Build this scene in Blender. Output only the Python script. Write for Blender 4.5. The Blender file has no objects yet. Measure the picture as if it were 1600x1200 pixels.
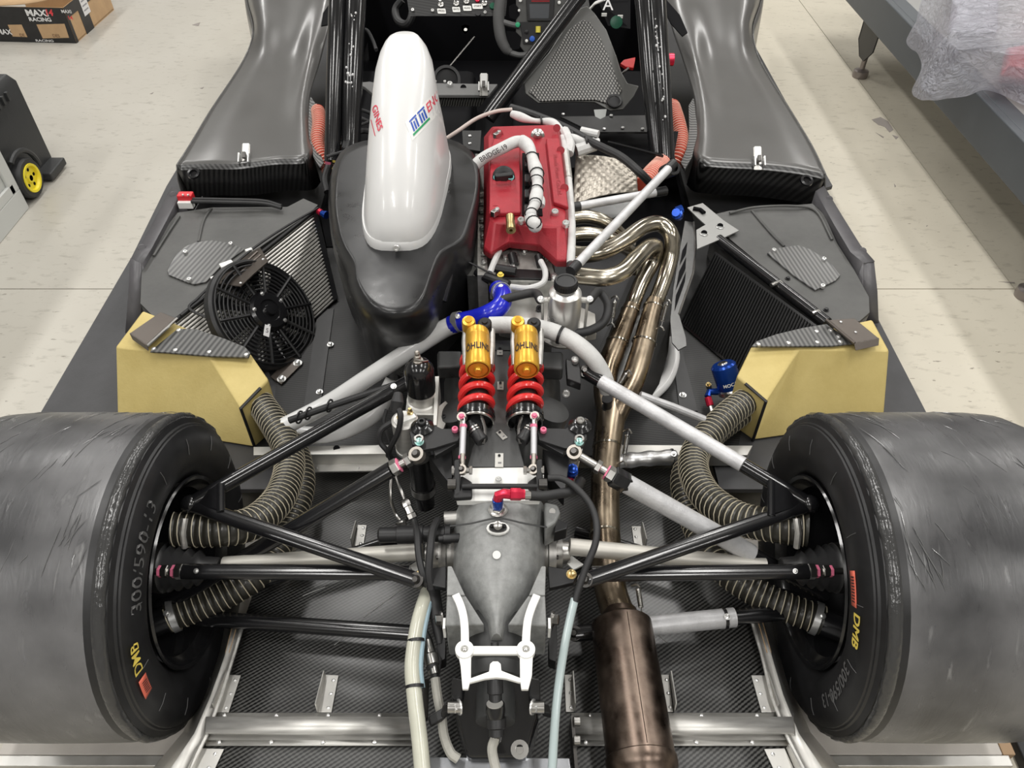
import bpy, bmesh, math, random
from mathutils import Vector as V, Matrix
RND = random.Random(7)
C = bpy.context.scene.collection
SC = bpy.context.scene
PI = math.pi
rad = math.radians

# ------------------------------------------------------------ camera, world, lamps, exposure
CAM = V((.022, -.748, 1.55))
S = math.sqrt(.5)
cd = bpy.data.cameras.new('camera'); cam = bpy.data.objects.new('camera', cd); C.objects.link(cam)
cam.location = CAM; cam.rotation_euler = (rad(45), 0, 0)
cd.sensor_width = 36; cd.lens = 27; cd.clip_start = .02; cd.clip_end = 60
SC.camera = cam
w = bpy.data.worlds.new('world'); SC.world = w; w.use_nodes = True
w.node_tree.nodes['Background'].inputs[0].default_value = (.96, .98, 1, 1)
w.node_tree.nodes['Background'].inputs[1].default_value = .5
def lamp(name, loc, sx, sy, power, col=(1, .98, .95)):
    l = bpy.data.lights.new(name, 'AREA'); l.shape = 'RECTANGLE'; l.size = sx; l.size_y = sy; l.energy = power; l.color = col
    o = bpy.data.objects.new(name, l); C.objects.link(o); o.location = loc; return o
for ly in (-2.4, .6, 3.6, 6.4):
    for lx in (-3.6, -1.2, 1.2, 3.6): lamp('ceiling_lamp', (lx, ly, 3.7), .30, 1.6, 37)
vs = SC.view_settings
vs.view_transform = 'Standard'; vs.look = 'None'; vs.exposure = 0.17; vs.gamma = 1.0; vs.use_curve_mapping = False

# ------------------------------------------------------------ where things stand
# a sight line of the photograph (1600 x 1200) met at a height z, at a depth Y or at a side distance X
def _d(x, y):
    a = (x-800)/1200; b = (600-y)/1200
    return V((a, S+b*S, -S+b*S))
def p(x, y, z):
    d = _d(x, y); return CAM+d*((z-CAM.z)/d.z)
def pY(x, y, Y):
    d = _d(x, y); return CAM+d*((Y-CAM.y)/d.y)
def pX(x, y, X):
    d = _d(x, y); return CAM+d*((X-CAM.x)/d.x)
def m(n, P):                       # metres that n pixels span at point P
    return n/1200*((P-CAM).dot(V((0, S, -S))))
def pl(*a): return [p(*q) for q in a]

# ------------------------------------------------------------ materials
MATS = {}
def M(name, col, rough=.5, metal=0, var=0, vs=12, bump=0, bs=60, coat=0, rv=0, spec=.5, stretch=(1, 1, 1), trans=0, alpha=1, col2=None):
    if name in MATS: return MATS[name]
    mt = bpy.data.materials.new(name); mt.use_nodes = True; MATS[name] = mt
    nt = mt.node_tree; N = nt.nodes; L = nt.links; b = N['Principled BSDF']
    b.inputs['Base Color'].default_value = (*col, 1); b.inputs['Roughness'].default_value = rough
    b.inputs['Metallic'].default_value = metal; b.inputs['Coat Weight'].default_value = coat
    b.inputs['Coat Roughness'].default_value = .08; b.inputs['Specular IOR Level'].default_value = spec
    b.inputs['Transmission Weight'].default_value = trans; b.inputs['Alpha'].default_value = alpha
    if var or bump or rv or col2:
        tc = N.new('ShaderNodeTexCoord'); mp = N.new('ShaderNodeMapping'); mp.inputs['Scale'].default_value = stretch
        L.new(tc.outputs['Object'], mp.inputs[0])
        if var or rv or col2:
            n = N.new('ShaderNodeTexNoise'); n.inputs['Scale'].default_value = vs; n.inputs['Detail'].default_value = 6; n.inputs['Roughness'].default_value = .65
            L.new(mp.outputs[0], n.inputs[0])
            if var or col2:
                r = N.new('ShaderNodeValToRGB'); r.color_ramp.elements[0].position = .3; r.color_ramp.elements[1].position = .72
                c2 = col2 or tuple(min(1, c*(1+var)) for c in col); c1 = col if col2 else tuple(c*(1-var) for c in col)
                r.color_ramp.elements[0].color = (*c1, 1); r.color_ramp.elements[1].color = (*c2, 1)
                L.new(n.outputs[0], r.inputs[0]); L.new(r.outputs[0], b.inputs['Base Color'])
            if rv:
                mr = N.new('ShaderNodeMapRange'); mr.inputs[1].default_value = .3; mr.inputs[2].default_value = .7
                mr.inputs[3].default_value = max(.03, rough-rv); mr.inputs[4].default_value = min(1, rough+rv)
                L.new(n.outputs[0], mr.inputs[0]); L.new(mr.outputs[0], b.inputs['Roughness'])
        if bump:
            n2 = N.new('ShaderNodeTexNoise'); n2.inputs['Scale'].default_value = bs; n2.inputs['Detail'].default_value = 4
            L.new(mp.outputs[0], n2.inputs[0])
            bp = N.new('ShaderNodeBump'); bp.inputs['Strength'].default_value = bump; bp.inputs['Distance'].default_value = .002
            L.new(n2.outputs[0], bp.inputs['Height']); L.new(bp.outputs[0], b.inputs['Normal'])
    return mt
def carbon(name, c1, c2, per=.006, ang=35, rough=.35, coat=.3, dash=True, soft=.5, mesh=False):
    if name in MATS: return MATS[name]
    mt = bpy.data.materials.new(name); mt.use_nodes = True; MATS[name] = mt
    nt = mt.node_tree; N = nt.nodes; L = nt.links; b = N['Principled BSDF']
    tc = N.new('ShaderNodeTexCoord'); outs = []
    for a, pr in ((ang, per), (ang+78, per*1.15)):
        mp = N.new('ShaderNodeMapping'); mp.inputs['Rotation'].default_value = (0, 0, rad(a)); L.new(tc.outputs['Object'], mp.inputs[0])
        wv = N.new('ShaderNodeTexWave'); wv.bands_direction = 'Y'; wv.inputs['Scale'].default_value = .31416/pr
        wv.inputs['Distortion'].default_value = .3; wv.inputs['Detail'].default_value = 0
        L.new(mp.outputs[0], wv.inputs[0]); outs.append(wv.outputs['Fac'])
    fac = outs[0]
    if dash:
        mu = N.new('ShaderNodeMath'); mu.operation = 'MULTIPLY_ADD'; mu.inputs[1].default_value = .35; L.new(outs[1], mu.inputs[0])
        sb = N.new('ShaderNodeMath'); sb.operation = 'SUBTRACT'; L.new(outs[0], sb.inputs[0]); L.new(mu.outputs[0], sb.inputs[1]); mu.inputs[2].default_value = 0
        fac = sb.outputs[0]
        if mesh:
            mm = N.new('ShaderNodeMath'); mm.operation = 'MULTIPLY'; L.new(outs[0], mm.inputs[0]); L.new(outs[1], mm.inputs[1]); fac = mm.outputs[0]
    r = N.new('ShaderNodeValToRGB'); r.color_ramp.elements[0].position = .5-soft*.5 if not dash else .05; r.color_ramp.elements[1].position = .5+soft*.5 if not dash else .6
    r.color_ramp.elements[0].color = (*c1, 1); r.color_ramp.elements[1].color = (*c2, 1)
    L.new(fac, r.inputs[0])
    n = N.new('ShaderNodeTexNoise'); n.inputs['Scale'].default_value = 7; n.inputs['Detail'].default_value = 5; L.new(tc.outputs['Object'], n.inputs[0])
    mr = N.new('ShaderNodeMapRange'); mr.inputs[1].default_value = .3; mr.inputs[2].default_value = .7; mr.inputs[3].default_value = rough-.05; mr.inputs[4].default_value = rough+.06
    L.new(n.outputs[0], mr.inputs[0]); L.new(mr.outputs[0], b.inputs['Roughness'])
    L.new(r.outputs[0], b.inputs['Base Color']); b.inputs['Coat Weight'].default_value = coat; b.inputs['Coat Roughness'].default_value = .2
    return mt
BLK = M('black paint', (.010, .010, .011), .2, coat=.3)
SAT = M('satin black', (.014, .014, .015), .42, var=.3, vs=20)
RUB = M('black rubber', (.02, .02, .021), .55, var=.3, vs=30)
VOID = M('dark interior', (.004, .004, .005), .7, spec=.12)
ALU = M('brushed aluminium', (.62, .61, .58), .42, .7, var=.12, vs=18, rv=.1, stretch=(1, 6, 6))
ALUC = M('pale aluminium sheet', (.62, .61, .58), .45, .85, var=.1, vs=10, rv=.12)
STL = M('steel', (.5, .49, .47), .28, 1, var=.15, vs=40)
DST = M('dark steel', (.12, .115, .11), .35, 1, var=.2, vs=30)
EXH = M('heat tinted steel', (.13, .095, .065), .3, 1, vs=14, col2=(.46, .38, .28), rv=.12, stretch=(1, .6, 1))
HDR = M('header steel', (.32, .29, .24), .2, 1, vs=9, col2=(.62, .57, .47), rv=.06)
MUF = M('muffler steel', (.085, .060, .048), .36, 1, vs=16, col2=(.27, .21, .17), rv=.12, bump=.05, bs=80)
WRAP = M('white fibre wrap', (.62, .62, .61), .65, var=.12, vs=25, bump=.25, bs=240)
SWRAP = M('silver fibre sleeve', (.60, .60, .61), .42, .3, var=.15, vs=30, bump=.25, bs=300)
WHT = M('white gelcoat', (.72, .72, .715), .28, var=.03, vs=6, coat=.3)
WPL = M('white paint', (.82, .82, .79), .4)
RED = M('red crackle paint', (.36, .018, .03), .5, var=.12, vs=25, bump=.3, bs=420)
GOLD = M('gold anodised', (.80, .44, .055), .32, .6, var=.08, vs=20)
SPR = M('red spring coat', (.72, .03, .03), .32, coat=.4)
BLU = M('blue silicone', (.012, .02, .50), .25, coat=.4)
BLUA = M('blue anodised', (.01, .06, .36), .25, .6)
REDA = M('red anodised', (.62, .02, .06), .28, .5)
YEL = M('yellow aramid', (.50, .39, .135), .62, var=.12, vs=7, bump=.25, bs=160, col2=(.62, .50, .20))
CAST = M('grey cast housing', (.25, .255, .25), .40, var=.22, vs=60, bump=.15, bs=320)
SPIN = M('dark grey casting', (.085, .086, .086), .45, var=.15, vs=12, bump=.1, bs=300)
CASD = M('dark cast housing', (.035, .036, .036), .5, var=.25, vs=10, bump=.1, bs=300)
PLEN = M('black plastic plenum', (.011, .011, .012), .34, var=.4, vs=9, rv=.1, bump=.04, bs=40)
TAUP = M('taupe bracket', (.115, .098, .085), .35, .5, var=.1, vs=8)
CARB = carbon('carbon twill', (.005, .005, .005), (.085, .085, .082), .0066, -36)
CARBL = carbon('carbon twill side', (.004, .004, .004), (.020, .020, .020), .0075, 8, dash=False, rough=.5, coat=0)
CARBF = carbon('carbon pod wall', (.006, .006, .006), (.050, .050, .049), .010, 40, dash=False)
CARBS = carbon('carbon edge strip', (.010, .010, .010), (.17, .17, .165), .014, 40, dash=False, soft=.8)
CARBG = carbon('gloss carbon', (.072, .070, .067), (.098, .096, .092), .004, 30, rough=.36, coat=.5)
CARBP = carbon('carbon plate', (.030, .030, .030), (.13, .13, .125), .0135, -75, rough=.4, dash=False, soft=.8)
CARBR = carbon('carbon plate right', (.05, .05, .05), (.15, .15, .145), .0115, 82, rough=.4, dash=False, soft=.8)
CARBW = carbon('carbon weave panel', (.012, .012, .012), (.30, .29, .27), .0078, 45, rough=.45, mesh=True)
MATT = M('matt carbon deck', (.080, .080, .077), .5, var=.35, vs=8, bump=.15, bs=90, rv=.1)
MAT2 = M('grey floor sheet', (.045, .045, .048), .5, var=.2, vs=10, bump=.1, bs=200)
FLNG = M('grey flange', (.105, .102, .108), .42, var=.15, vs=12)
ORG = M('orange duct', (.60, .085, .045), .5, var=.1, vs=20)
DUCT = M('black duct fabric', (.030, .028, .022), .42, var=.3, vs=30, coat=.15)
CREAM = M('cream cord', (.62, .56, .42), .6)
CLR = M('milky tube', (.55, .55, .46), .25, coat=.3, var=.1, vs=10)
CLR2 = M('clear tube', (.42, .50, .50), .2, coat=.4)
FOIL = M('crumpled foil', (.66, .66, .66), .36, .9, bump=.8, bs=28)
PNK = M('pink paint mark', (.75, .18, .30), .5)
RIVM = M('rivet metal', (.75, .75, .74), .3, .8)
BRS = M('brass', (.55, .42, .2), .3, 1)
YPNT = M('yellow print', (.85, .66, .12), .6)
OSTK = M('orange sticker', (.80, .17, .11), .5)
DSTK = M('dark print', (.03, .02, .02), .6)

# ------------------------------------------------------------ mesh builder
def spline(P, n=8):
    P = [V(q) for q in P]
    if len(P) < 3: return P
    out = []
    E = [P[0]*2-P[1]]+P+[P[-1]*2-P[-2]]
    for i in range(1, len(E)-2):
        a, b, c, d = E[i-1:i+3]
        for k in range(n):
            t = k/n
            out.append(.5*(2*b+(c-a)*t+(2*a-5*b+4*c-d)*t*t+(3*b-a-3*c+d)*t**3))
    out.append(P[-1]); return out
def frames(P):
    T = []
    for i in range(len(P)):
        t = P[min(i+1, len(P)-1)]-P[max(i-1, 0)]
        T.append(t.normalized() if t.length > 1e-9 else V((0, 0, 1)))
    n = T[0].orthogonal().normalized()
    if abs(T[0].z) < .9: n = (V((0, 0, 1))-T[0]*T[0].z).normalized()
    F = []
    for t in T:
        n = (n-t*n.dot(t))
        n = n.normalized() if n.length > 1e-9 else t.orthogonal().normalized()
        F.append((n, t.cross(n)))
    return T, F
class MB:
    def __init__(s): s.v = []; s.f = []; s.mi = []; s.k = 0
    def face(s, *i): s.f.append(i); s.mi.append(s.k)
    def mat(s, k): s.k = k; return s
    def ring(s, pts): b = len(s.v); s.v += [tuple(q) for q in pts]; return list(range(b, b+len(pts)))
    def bridge(s, a, b, closed=True):
        n = len(a)
        for i in range(n if closed else n-1): s.face(a[i], a[(i+1) % n], b[(i+1) % n], b[i])
    def tube(s, P, r, n=12, caps=True, sm=0, flat=1):
        P = spline(P, sm) if sm else [V(q) for q in P]
        T, F = frames(P); prev = first = None
        for i, q in enumerate(P):
            t = i/(len(P)-1)
            if isinstance(r, (list, tuple)):
                x_ = t*(len(r)-1); j_ = min(int(x_), len(r)-2); rr = r[j_]+(r[j_+1]-r[j_])*(x_-j_)
            else: rr = r(t) if callable(r) else r
            a, b = F[i]
            R = s.ring([q+a*(rr*math.cos(2*PI*k/n)*flat)+b*(rr*math.sin(2*PI*k/n)) for k in range(n)])
            if prev: s.bridge(prev, R)
            else: first = R
            prev = R
        if caps: s.face(*reversed(first)); s.face(*prev)
        return s
    def lathe(s, a, b, prof, n=24, caps=True):
        a = V(a); ax = (V(b)-a).normalized(); u = ax.orthogonal().normalized(); w_ = ax.cross(u); prev = first = None
        for t, r in prof:
            R = s.ring([a+ax*t+u*(r*math.cos(2*PI*k/n))+w_*(r*math.sin(2*PI*k/n)) for k in range(n)])
            if prev: s.bridge(prev, R)
            else: first = R
            prev = R
        if caps: s.face(*reversed(first)); s.face(*prev)
        return s
    def rod(s, a, b, r, n=12): return s.tube([a, b], r, n)
    def prism(s, pts, vec):
        a = s.ring(pts); b = s.ring([V(q)+V(vec) for q in pts]); s.bridge(a, b); s.face(*reversed(a)); s.face(*b); return s
    def loft(s, rings, caps=True):
        prev = first = None
        for q in rings:
            R = s.ring(q)
            if prev: s.bridge(prev, R)
            else: first = R
            prev = R
        if caps: s.face(*reversed(first)); s.face(*prev)
        return s
    def box(s, c, sz, rot=None):
        c = V(c); h = V(sz)/2; rot = rot or Matrix.Identity(3)
        q = [c+rot @ V((x*h.x, y*h.y, z*h.z)) for z in (-1, 1) for x, y in ((-1, -1), (1, -1), (1, 1), (-1, 1))]
        return s.loft([q[:4], q[4:]])
    def grid(s, rows):
        prev = None
        for r in rows:
            R = s.ring(r)
            if prev: s.bridge(prev, R, False)
            prev = R
        return s
    def sphere(s, c, r, n=12, k=8, sq=(1, 1, 1)):
        c = V(c); rings = [[c+V((r*sq[0]*math.sin(a)*math.cos(2*PI*i/n), r*sq[1]*math.sin(a)*math.sin(2*PI*i/n), r*sq[2]*math.cos(a))) for i in range(n)] for a in [PI*(j+.15)/(k+.3) for j in range(k+1)]]
        return s.loft(rings)
    def helix(s, P, R, turns, r, n=5, per=18):
        P = spline(P, 10); T, F = frames(P)
        # even arc length
        L = [0]
        for i in range(1, len(P)): L.append(L[-1]+(P[i]-P[i-1]).length)
        N = int(turns*per); pts = []; j = 0
        for q in range(N+1):
            d = L[-1]*q/N
            while j < len(L)-2 and L[j+1] < d: j += 1
            t = (d-L[j])/max(1e-9, L[j+1]-L[j]); c = P[j].lerp(P[j+1], t); a = F[j][0].lerp(F[j+1][0], t); b = F[j][1].lerp(F[j+1][1], t)
            ang = 2*PI*turns*q/N; rr = R(q/N) if callable(R) else R
            pts.append(c+a*(rr*math.cos(ang))+b*(rr*math.sin(ang)))
        return s.tube(pts, r, n)
    def build(s, name, mats, parent=None, label=None, bevel=0, solid=0, sub=0, sharp=35, recalc=True, seg=2):
        me = bpy.data.meshes.new(name); me.from_pydata(s.v, [], s.f)
        mats = mats if isinstance(mats, (list, tuple)) else [mats]
        for x in mats: me.materials.append(x)
        me.polygons.foreach_set('material_index', s.mi)
        if recalc:
            bm = bmesh.new(); bm.from_mesh(me); bmesh.ops.recalc_face_normals(bm, faces=bm.faces); bm.to_mesh(me); bm.free()
        me.shade_smooth()
        if sharp: me.set_sharp_from_angle(angle=rad(sharp))
        o = bpy.data.objects.new(name, me); C.objects.link(o)
        if solid: md = o.modifiers.new('s', 'SOLIDIFY'); md.thickness = solid; md.offset = 1
        if bevel: md = o.modifiers.new('b', 'BEVEL'); md.width = bevel; md.segments = seg; md.limit_method = 'ANGLE'; md.angle_limit = rad(40); md.harden_normals = True
        if sub: md = o.modifiers.new('d', 'SUBSURF'); md.levels = sub; md.render_levels = sub
        if parent: adopt(o, parent)
        if label: o['label'] = label
        return o
def adopt(o, parent):
    o.parent = parent; o.matrix_parent_inverse = wm(parent).inverted()
def wm(o):
    mt = o.matrix_basis.copy()
    if o.parent: mt = wm(o.parent) @ o.matrix_parent_inverse @ mt
    return mt
def empty(name, loc=(0, 0, 0), parent=None, label=None):
    o = bpy.data.objects.new(name, None); C.objects.link(o); o.empty_display_size = .05; o.location = loc
    if parent: adopt(o, parent)
    if label: o['label'] = label
    return o
def thing(name, label, cat, loc=(0, 0, 0), group=None):
    o = empty(name, loc); o['label'] = label; o['category'] = cat
    if group: o['group'] = group
    return o
# small fasteners that share one mesh each
_SH = {}
def _fast(kind):
    if kind not in _SH:
        b = MB()
        if kind == 'bolt':
            b.lathe((0, 0, -.3), (0, 0, 1), [(0, 1.5), (.25, 1.5), (.3, 1.0), (1.2, 1.0), (1.3, .8)], 6)
            b.lathe((0, 0, -.3), (0, 0, 1), [(0, 1.55), (.3, 1.5)], 12)
        elif kind == 'screw':
            b.lathe((0, 0, -.3), (0, 0, 1), [(0, 1), (1.1, 1), (1.3, .85), (1.3, .5), (.7, .45), (.7, .05)], 10)
        else:
            b.lathe((0, 0, -.2), (0, 0, 1), [(0, 1), (.2, 1), (.5, .8), (.65, .4), (.68, .05)], 8)
        o = b.build(kind, RIVM); _SH[kind] = o.data; bpy.data.objects.remove(o)
    return _SH[kind]
def fast(kind, loc, nrm, r, parent, mat=None, name=None):
    me = _fast(kind)
    if mat:
        key = kind+mat.name
        if key not in _SH: _SH[key] = me.copy(); _SH[key].materials[0] = mat
        me = _SH[key]
    o = bpy.data.objects.new(name or kind, me); C.objects.link(o)
    o.matrix_basis = Matrix.LocRotScale(V(loc), V(nrm).to_track_quat('Z', 'Y'), V((r, r, r)))
    adopt(o, parent); return o
# lettering: a flat outline laid on a surface by f(u, v)
def text(s, size, f, mat, parent=None, name='lettering', bold=.0, shear=0, sx=1, label=None, align='CENTER'):
    cu = bpy.data.curves.new('t', 'FONT'); cu.body = s; cu.size = size; cu.offset = bold*size; cu.shear = shear; cu.align_x = align; cu.align_y = 'CENTER'; cu.resolution_u = 3
    o = bpy.data.objects.new('t', cu); C.objects.link(o); bpy.context.view_layer.update()
    me = bpy.data.meshes.new_from_object(o.evaluated_get(bpy.context.evaluated_depsgraph_get()))
    bpy.data.objects.remove(o); bpy.data.curves.remove(cu)
    for v in me.vertices: v.co = f(v.co.x*sx, v.co.y)
    me.name = name; me.materials.clear(); me.materials.append(mat)
    o = bpy.data.objects.new(name, me); C.objects.link(o)
    if parent: adopt(o, parent)
    if label: o['label'] = label
    return o
def plane(o, xd, yd, lift=.0006):
    o = V(o); xd = V(xd).normalized(); yd = V(yd); yd = (yd-xd*yd.dot(xd)).normalized(); n = xd.cross(yd)
    return lambda u, v: o+xd*u+yd*v+n*lift
def hose(name, P, r, pitch, parent, mat, cmat, label=None, cord=.0011, ribs=.05):
    Q = spline(P, 14); L = sum((Q[i]-Q[i-1]).length for i in range(1, len(Q)))
    k = max(4, int(L/pitch)); N = k*4
    # resample evenly
    acc = [0]
    for i in range(1, len(Q)): acc.append(acc[-1]+(Q[i]-Q[i-1]).length)
    E = []; j = 0
    for q in range(N+1):
        d = L*q/N
        while j < len(acc)-2 and acc[j+1] < d: j += 1
        E.append(Q[j].lerp(Q[j+1], (d-acc[j])/max(1e-9, acc[j+1]-acc[j])))
    o = MB().tube(E, [r*(1-ribs*(i % 4 == 2)+ribs*.6*(i % 4 == 0)) for i in range(N+1)], 18).build(name, mat, parent, label)
    MB().helix(P, r*(1+ribs*.7), k, cord, 4, 16).build('coil_cord', cmat, o)
    return o
# ------------------------------------------------------------ setting
def struct(o): o['kind'] = 'structure'; return o
def floor_mat():
    mt = bpy.data.materials.new('painted concrete'); mt.use_nodes = True; N = mt.node_tree.nodes; L = mt.node_tree.links; b = N['Principled BSDF']
    tc = N.new('ShaderNodeTexCoord')
    def noise(sc, det, st=(1, 1, 1), rot=0):
        mp = N.new('ShaderNodeMapping'); mp.inputs['Scale'].default_value = st; mp.inputs['Rotation'].default_value = (0, 0, rot); L.new(tc.outputs['Object'], mp.inputs[0])
        n = N.new('ShaderNodeTexNoise'); n.inputs['Scale'].default_value = sc; n.inputs['Detail'].default_value = det; n.inputs['Roughness'].default_value = .62; L.new(mp.outputs[0], n.inputs[0]); return n.outputs[0]
    def ramp(f, a, b_, c1, c2):
        r = N.new('ShaderNodeValToRGB'); e = r.color_ramp.elements; e[0].position = a; e[1].position = b_; e[0].color = (*c1, 1); e[1].color = (*c2, 1); L.new(f, r.inputs[0]); return r.outputs[0]
    def mul(x, y):
        k = N.new('ShaderNodeMix'); k.data_type = 'RGBA'; k.blend_type = 'MULTIPLY'; k.inputs[0].default_value = 1; L.new(x, k.inputs[6]); L.new(y, k.inputs[7]); return k.outputs[2]
    base = ramp(noise(1.3, 8), .3, .7, (.53, .49, .40), (.60, .56, .465))
    g1 = ramp(noise(16, 5, (1, 2.4, 1), .6), .28, .44, (.74, .73, .72), (1, 1, 1))
    g2 = ramp(noise(34, 3, (.7, 2.4, 1), -.5), .285, .33, (.42, .40, .38), (1, 1, 1))
    g3 = ramp(noise(120, 2), .2, .26, (.45, .42, .4), (1, 1, 1))
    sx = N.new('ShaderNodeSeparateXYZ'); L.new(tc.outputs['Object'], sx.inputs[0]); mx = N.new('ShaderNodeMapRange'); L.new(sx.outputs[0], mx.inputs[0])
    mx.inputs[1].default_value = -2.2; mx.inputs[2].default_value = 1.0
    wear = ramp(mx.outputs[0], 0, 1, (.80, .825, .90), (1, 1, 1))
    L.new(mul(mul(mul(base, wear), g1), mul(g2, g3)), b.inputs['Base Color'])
    b.inputs['Roughness'].default_value = .38; b.inputs['Specular IOR Level'].default_value = .4
    return mt
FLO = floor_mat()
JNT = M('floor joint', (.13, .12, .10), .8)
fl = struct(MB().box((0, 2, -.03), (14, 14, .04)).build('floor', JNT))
gap = .004
xs = [-7, -3.35, 1.66, 7]; ys = [-5, -2.2, 1.24, 5.2, 9]
for i in range(3):
    for j in range(4):
        a, b_, c, d = xs[i]+gap/2, xs[i+1]-gap/2, ys[j]+gap/2, ys[j+1]-gap/2
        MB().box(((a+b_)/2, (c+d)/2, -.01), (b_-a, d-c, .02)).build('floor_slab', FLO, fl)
WALLM = M('wall paint', (.46, .455, .44), .6, var=.03, vs=3)
for nm, c_, sz in (('wall_left', (-6.95, 2, 1.9), (.1, 14, 3.8)), ('wall_right', (6.95, 2, 1.9), (.1, 14, 3.8)), ('wall_rear', (0, -4.95, 1.9), (14, .1, 3.8)), ('wall_front', (0, 8.95, 1.9), (14, .1, 3.8))):
    struct(MB().box(c_, sz).build(nm, WALLM))
struct(MB().box((0, 2, 3.85), (14, 14, .1)).build('ceiling', M('ceiling paint', (.30, .30, .30), .7)))
# paint chip on the right joint
CHIP = M('bare concrete', (.26, .235, .215), .7)
for q in ([(1362, 187), (1376, 183), (1388, 190), (1396, 203), (1390, 207), (1382, 198), (1372, 195)], [(1394, 211), (1404, 214), (1400, 218)], [(1368, 207), (1381, 214), (1380, 216)], [(1397, 287), (1400, 291), (1398, 293)],
          [(300, 39), (313, 35), (310, 41)], [(234, 147), (240, 144), (238, 147)], [(312, 138), (319, 136), (316, 139)], [(1447, 353), (1450, 352), (1448, 354)], [(1560, 440), (1585, 441), (1586, 443)]):
    MB().prism([p(x, y, .0002) for x, y in q], (0, 0, .0007)).build('paint_chip', CHIP, fl)

# ------------------------------------------------------------ cardboard box
CRD = M('cardboard', (.50, .33, .18), .7, var=.1, vs=15); TAPE = M('printed black tape', (.015, .015, .016), .35, var=.3, vs=30)
WPR = M('white print', (.78, .78, .78), .5); RPR = M('red print', (.72, .05, .06), .5); LBL = M('paper label', (.75, .74, .74), .6)
A = p(8, 65, 0); B = p(120, 67.5, 0); D = p(171, 22, 0); H = .172
bx = thing('cardboard_box', 'open brown cardboard box sealed with black printed tape, on the floor', 'box', (A+B)/2)
ex = (B-A).normalized(); ey = (D-B).normalized(); up = V((0, 0, 1)); W_ = (B-A).length; DP = (D-B).length+.06
nf = ex.cross(up)              # outward normal of the near side
def fbox(a, u, v, t): return MB().prism([a, a+u, a+u+v, a+v], t)
ns = ey.cross(up)              # outward normal of the right side
fbox(A-ex*.12, ex*(W_+.12), up*H, -nf*.004).build('side_panel', CRD, bx)
fbox(B, ey*DP, up*H, -ns*.004).build('side_panel', CRD, bx)
fbox(A-ex*.12+ey*DP, ex*(W_+.12), up*H, nf*-.004).build('side_panel', CRD, bx)
MB().prism([A-ex*.12+up*.004, B+up*.004, B+ey*DP+up*.004, A-ex*.12+ey*DP+up*.004], (0, 0, .005)).build('bottom_panel', CRD, bx)
n = ey
MB().grid([[A-ex*.12+up*(H+.001)+ey*t+ex*(s*(W_+.12))+up*(.03*t*(1-s)+.05*s*s*s) for s in [k/8 for k in range(9)]] for t in (0, .09, .2, DP*.6)]).build('flap', CRD, bx, solid=.004)
fbox(A-ex*.12+nf*.001, ex*(W_+.12), up*(H), nf*.001).build('tape', TAPE, bx)
fbox(B+ns*.001, ey*.02, up*H, ns*.001).build('tape', TAPE, bx); fbox(B+ns*.001+ey*.12, ey*.09, up*H, ns*.001).build('tape', TAPE, bx)
fbox(B+ns*.001+up*.12, ey*.3, up*(H-.12), ns*.0012).build('tape', TAPE, bx)
def onf(px_, py_): return pY(px_, py_, A.y+(px_-8)/112*(B.y-A.y)-.0035)
for q in ([(11, 36), (33, 36.5), (43, 58), (20, 57)], [(56, 36), (100, 34.5), (108, 59), (67, 60)]):
    MB().prism([onf(*z) for z in q], nf*.0008).build('bare_patch', CRD, bx)
pf = lambda x, y: plane(onf(x, y)+nf*.001, ex, up, .0012)
text('MAXI', .042, pf(58, 20.5), WPR, bx, bold=.035, sx=1.15); text('14', .042, pf(76, 20), RPR, bx, bold=.03, shear=.2)
text('RACING', .026, pf(63, 30.5), WPR, bx, bold=.03, sx=1.2); text('DES', .022, pf(88, 56), M('dark brown print', (.16, .09, .05), .7), bx); text('DE', .022, pf(35, 55), M('dark brown print', (.1, .1, .1)), bx)
text('MAXI', .022, pf(104, 18), WPR, bx, bold=.02); text('14', .026, pf(110, 28), RPR, bx, bold=.03); text('RACING', .016, pf(70, 63.5), WPR, bx, bold=.02, sx=1.6); text('MAX', .035, pf(7, 50), WPR, bx, bold=.03)
for i in range(4): fbox(onf(1, 19+i*4)+nf*.001, ex*(.05+.01*i), up*.003, nf*.0004).build('print_line', WPR, bx)
q = B+ey*.16+ns*.0025+up*.075
fbox(q, ey*.07, up*.09, ns*.0006).build('shipping_label', LBL, bx)
for i in range(3): fbox(q+ey*.01+up*(.02+.022*i), ey*.05, up*.007, ns*.001).build('print_line', M('grey print', (.3, .3, .32)), bx)

# ------------------------------------------------------------ rolling tool chest with a yellow wheel
PLA = M('black textured plastic', (.030, .031, .032), .5, bump=.2, bs=200)
YW = M('yellow plastic', (.83, .68, .02), .4)
x1 = -1.80; y0 = 1.745; y1 = 2.04; zt = .372
tc = thing('tool_chest', 'black plastic rolling tool chest with a yellow wheel, behind the pale cabinet', 'tool chest', (-2.0, 1.89, 0))
MB().loft([[V((x1-.42, y0, .03)), V((x1, y0, .03)), V((x1, y1, .03)), V((x1-.42, y1, .03))], [V((x1-.42, y0, zt-.03)), V((x1, y0, zt-.03)), V((x1, y1, zt-.03)), V((x1-.42, y1, zt-.03))], [V((x1-.42, y0+.01, zt)), V((x1-.02, y0+.01, zt)), V((x1-.02, y1-.01, zt)), V((x1-.42, y1-.01, zt))]]).build('body', PLA, tc, bevel=.006)
MB().box((x1+.02, 1.965, .025), (.07, .13, .03)).build('toe_plate', PLA, tc, bevel=.006)
MB().tube([V((x1+.03, 1.80+.098*math.cos(a), .08+.098*math.sin(a))) for a in [PI*k/18 for k in range(13)]], .010, 8).build('wheel_arch', PLA, tc)
for i in range(5): MB().box((x1+.004, 1.80+.035*i, zt-.045), (.012, .012, .03)).build('grip_rib', PLA, tc)
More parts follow.
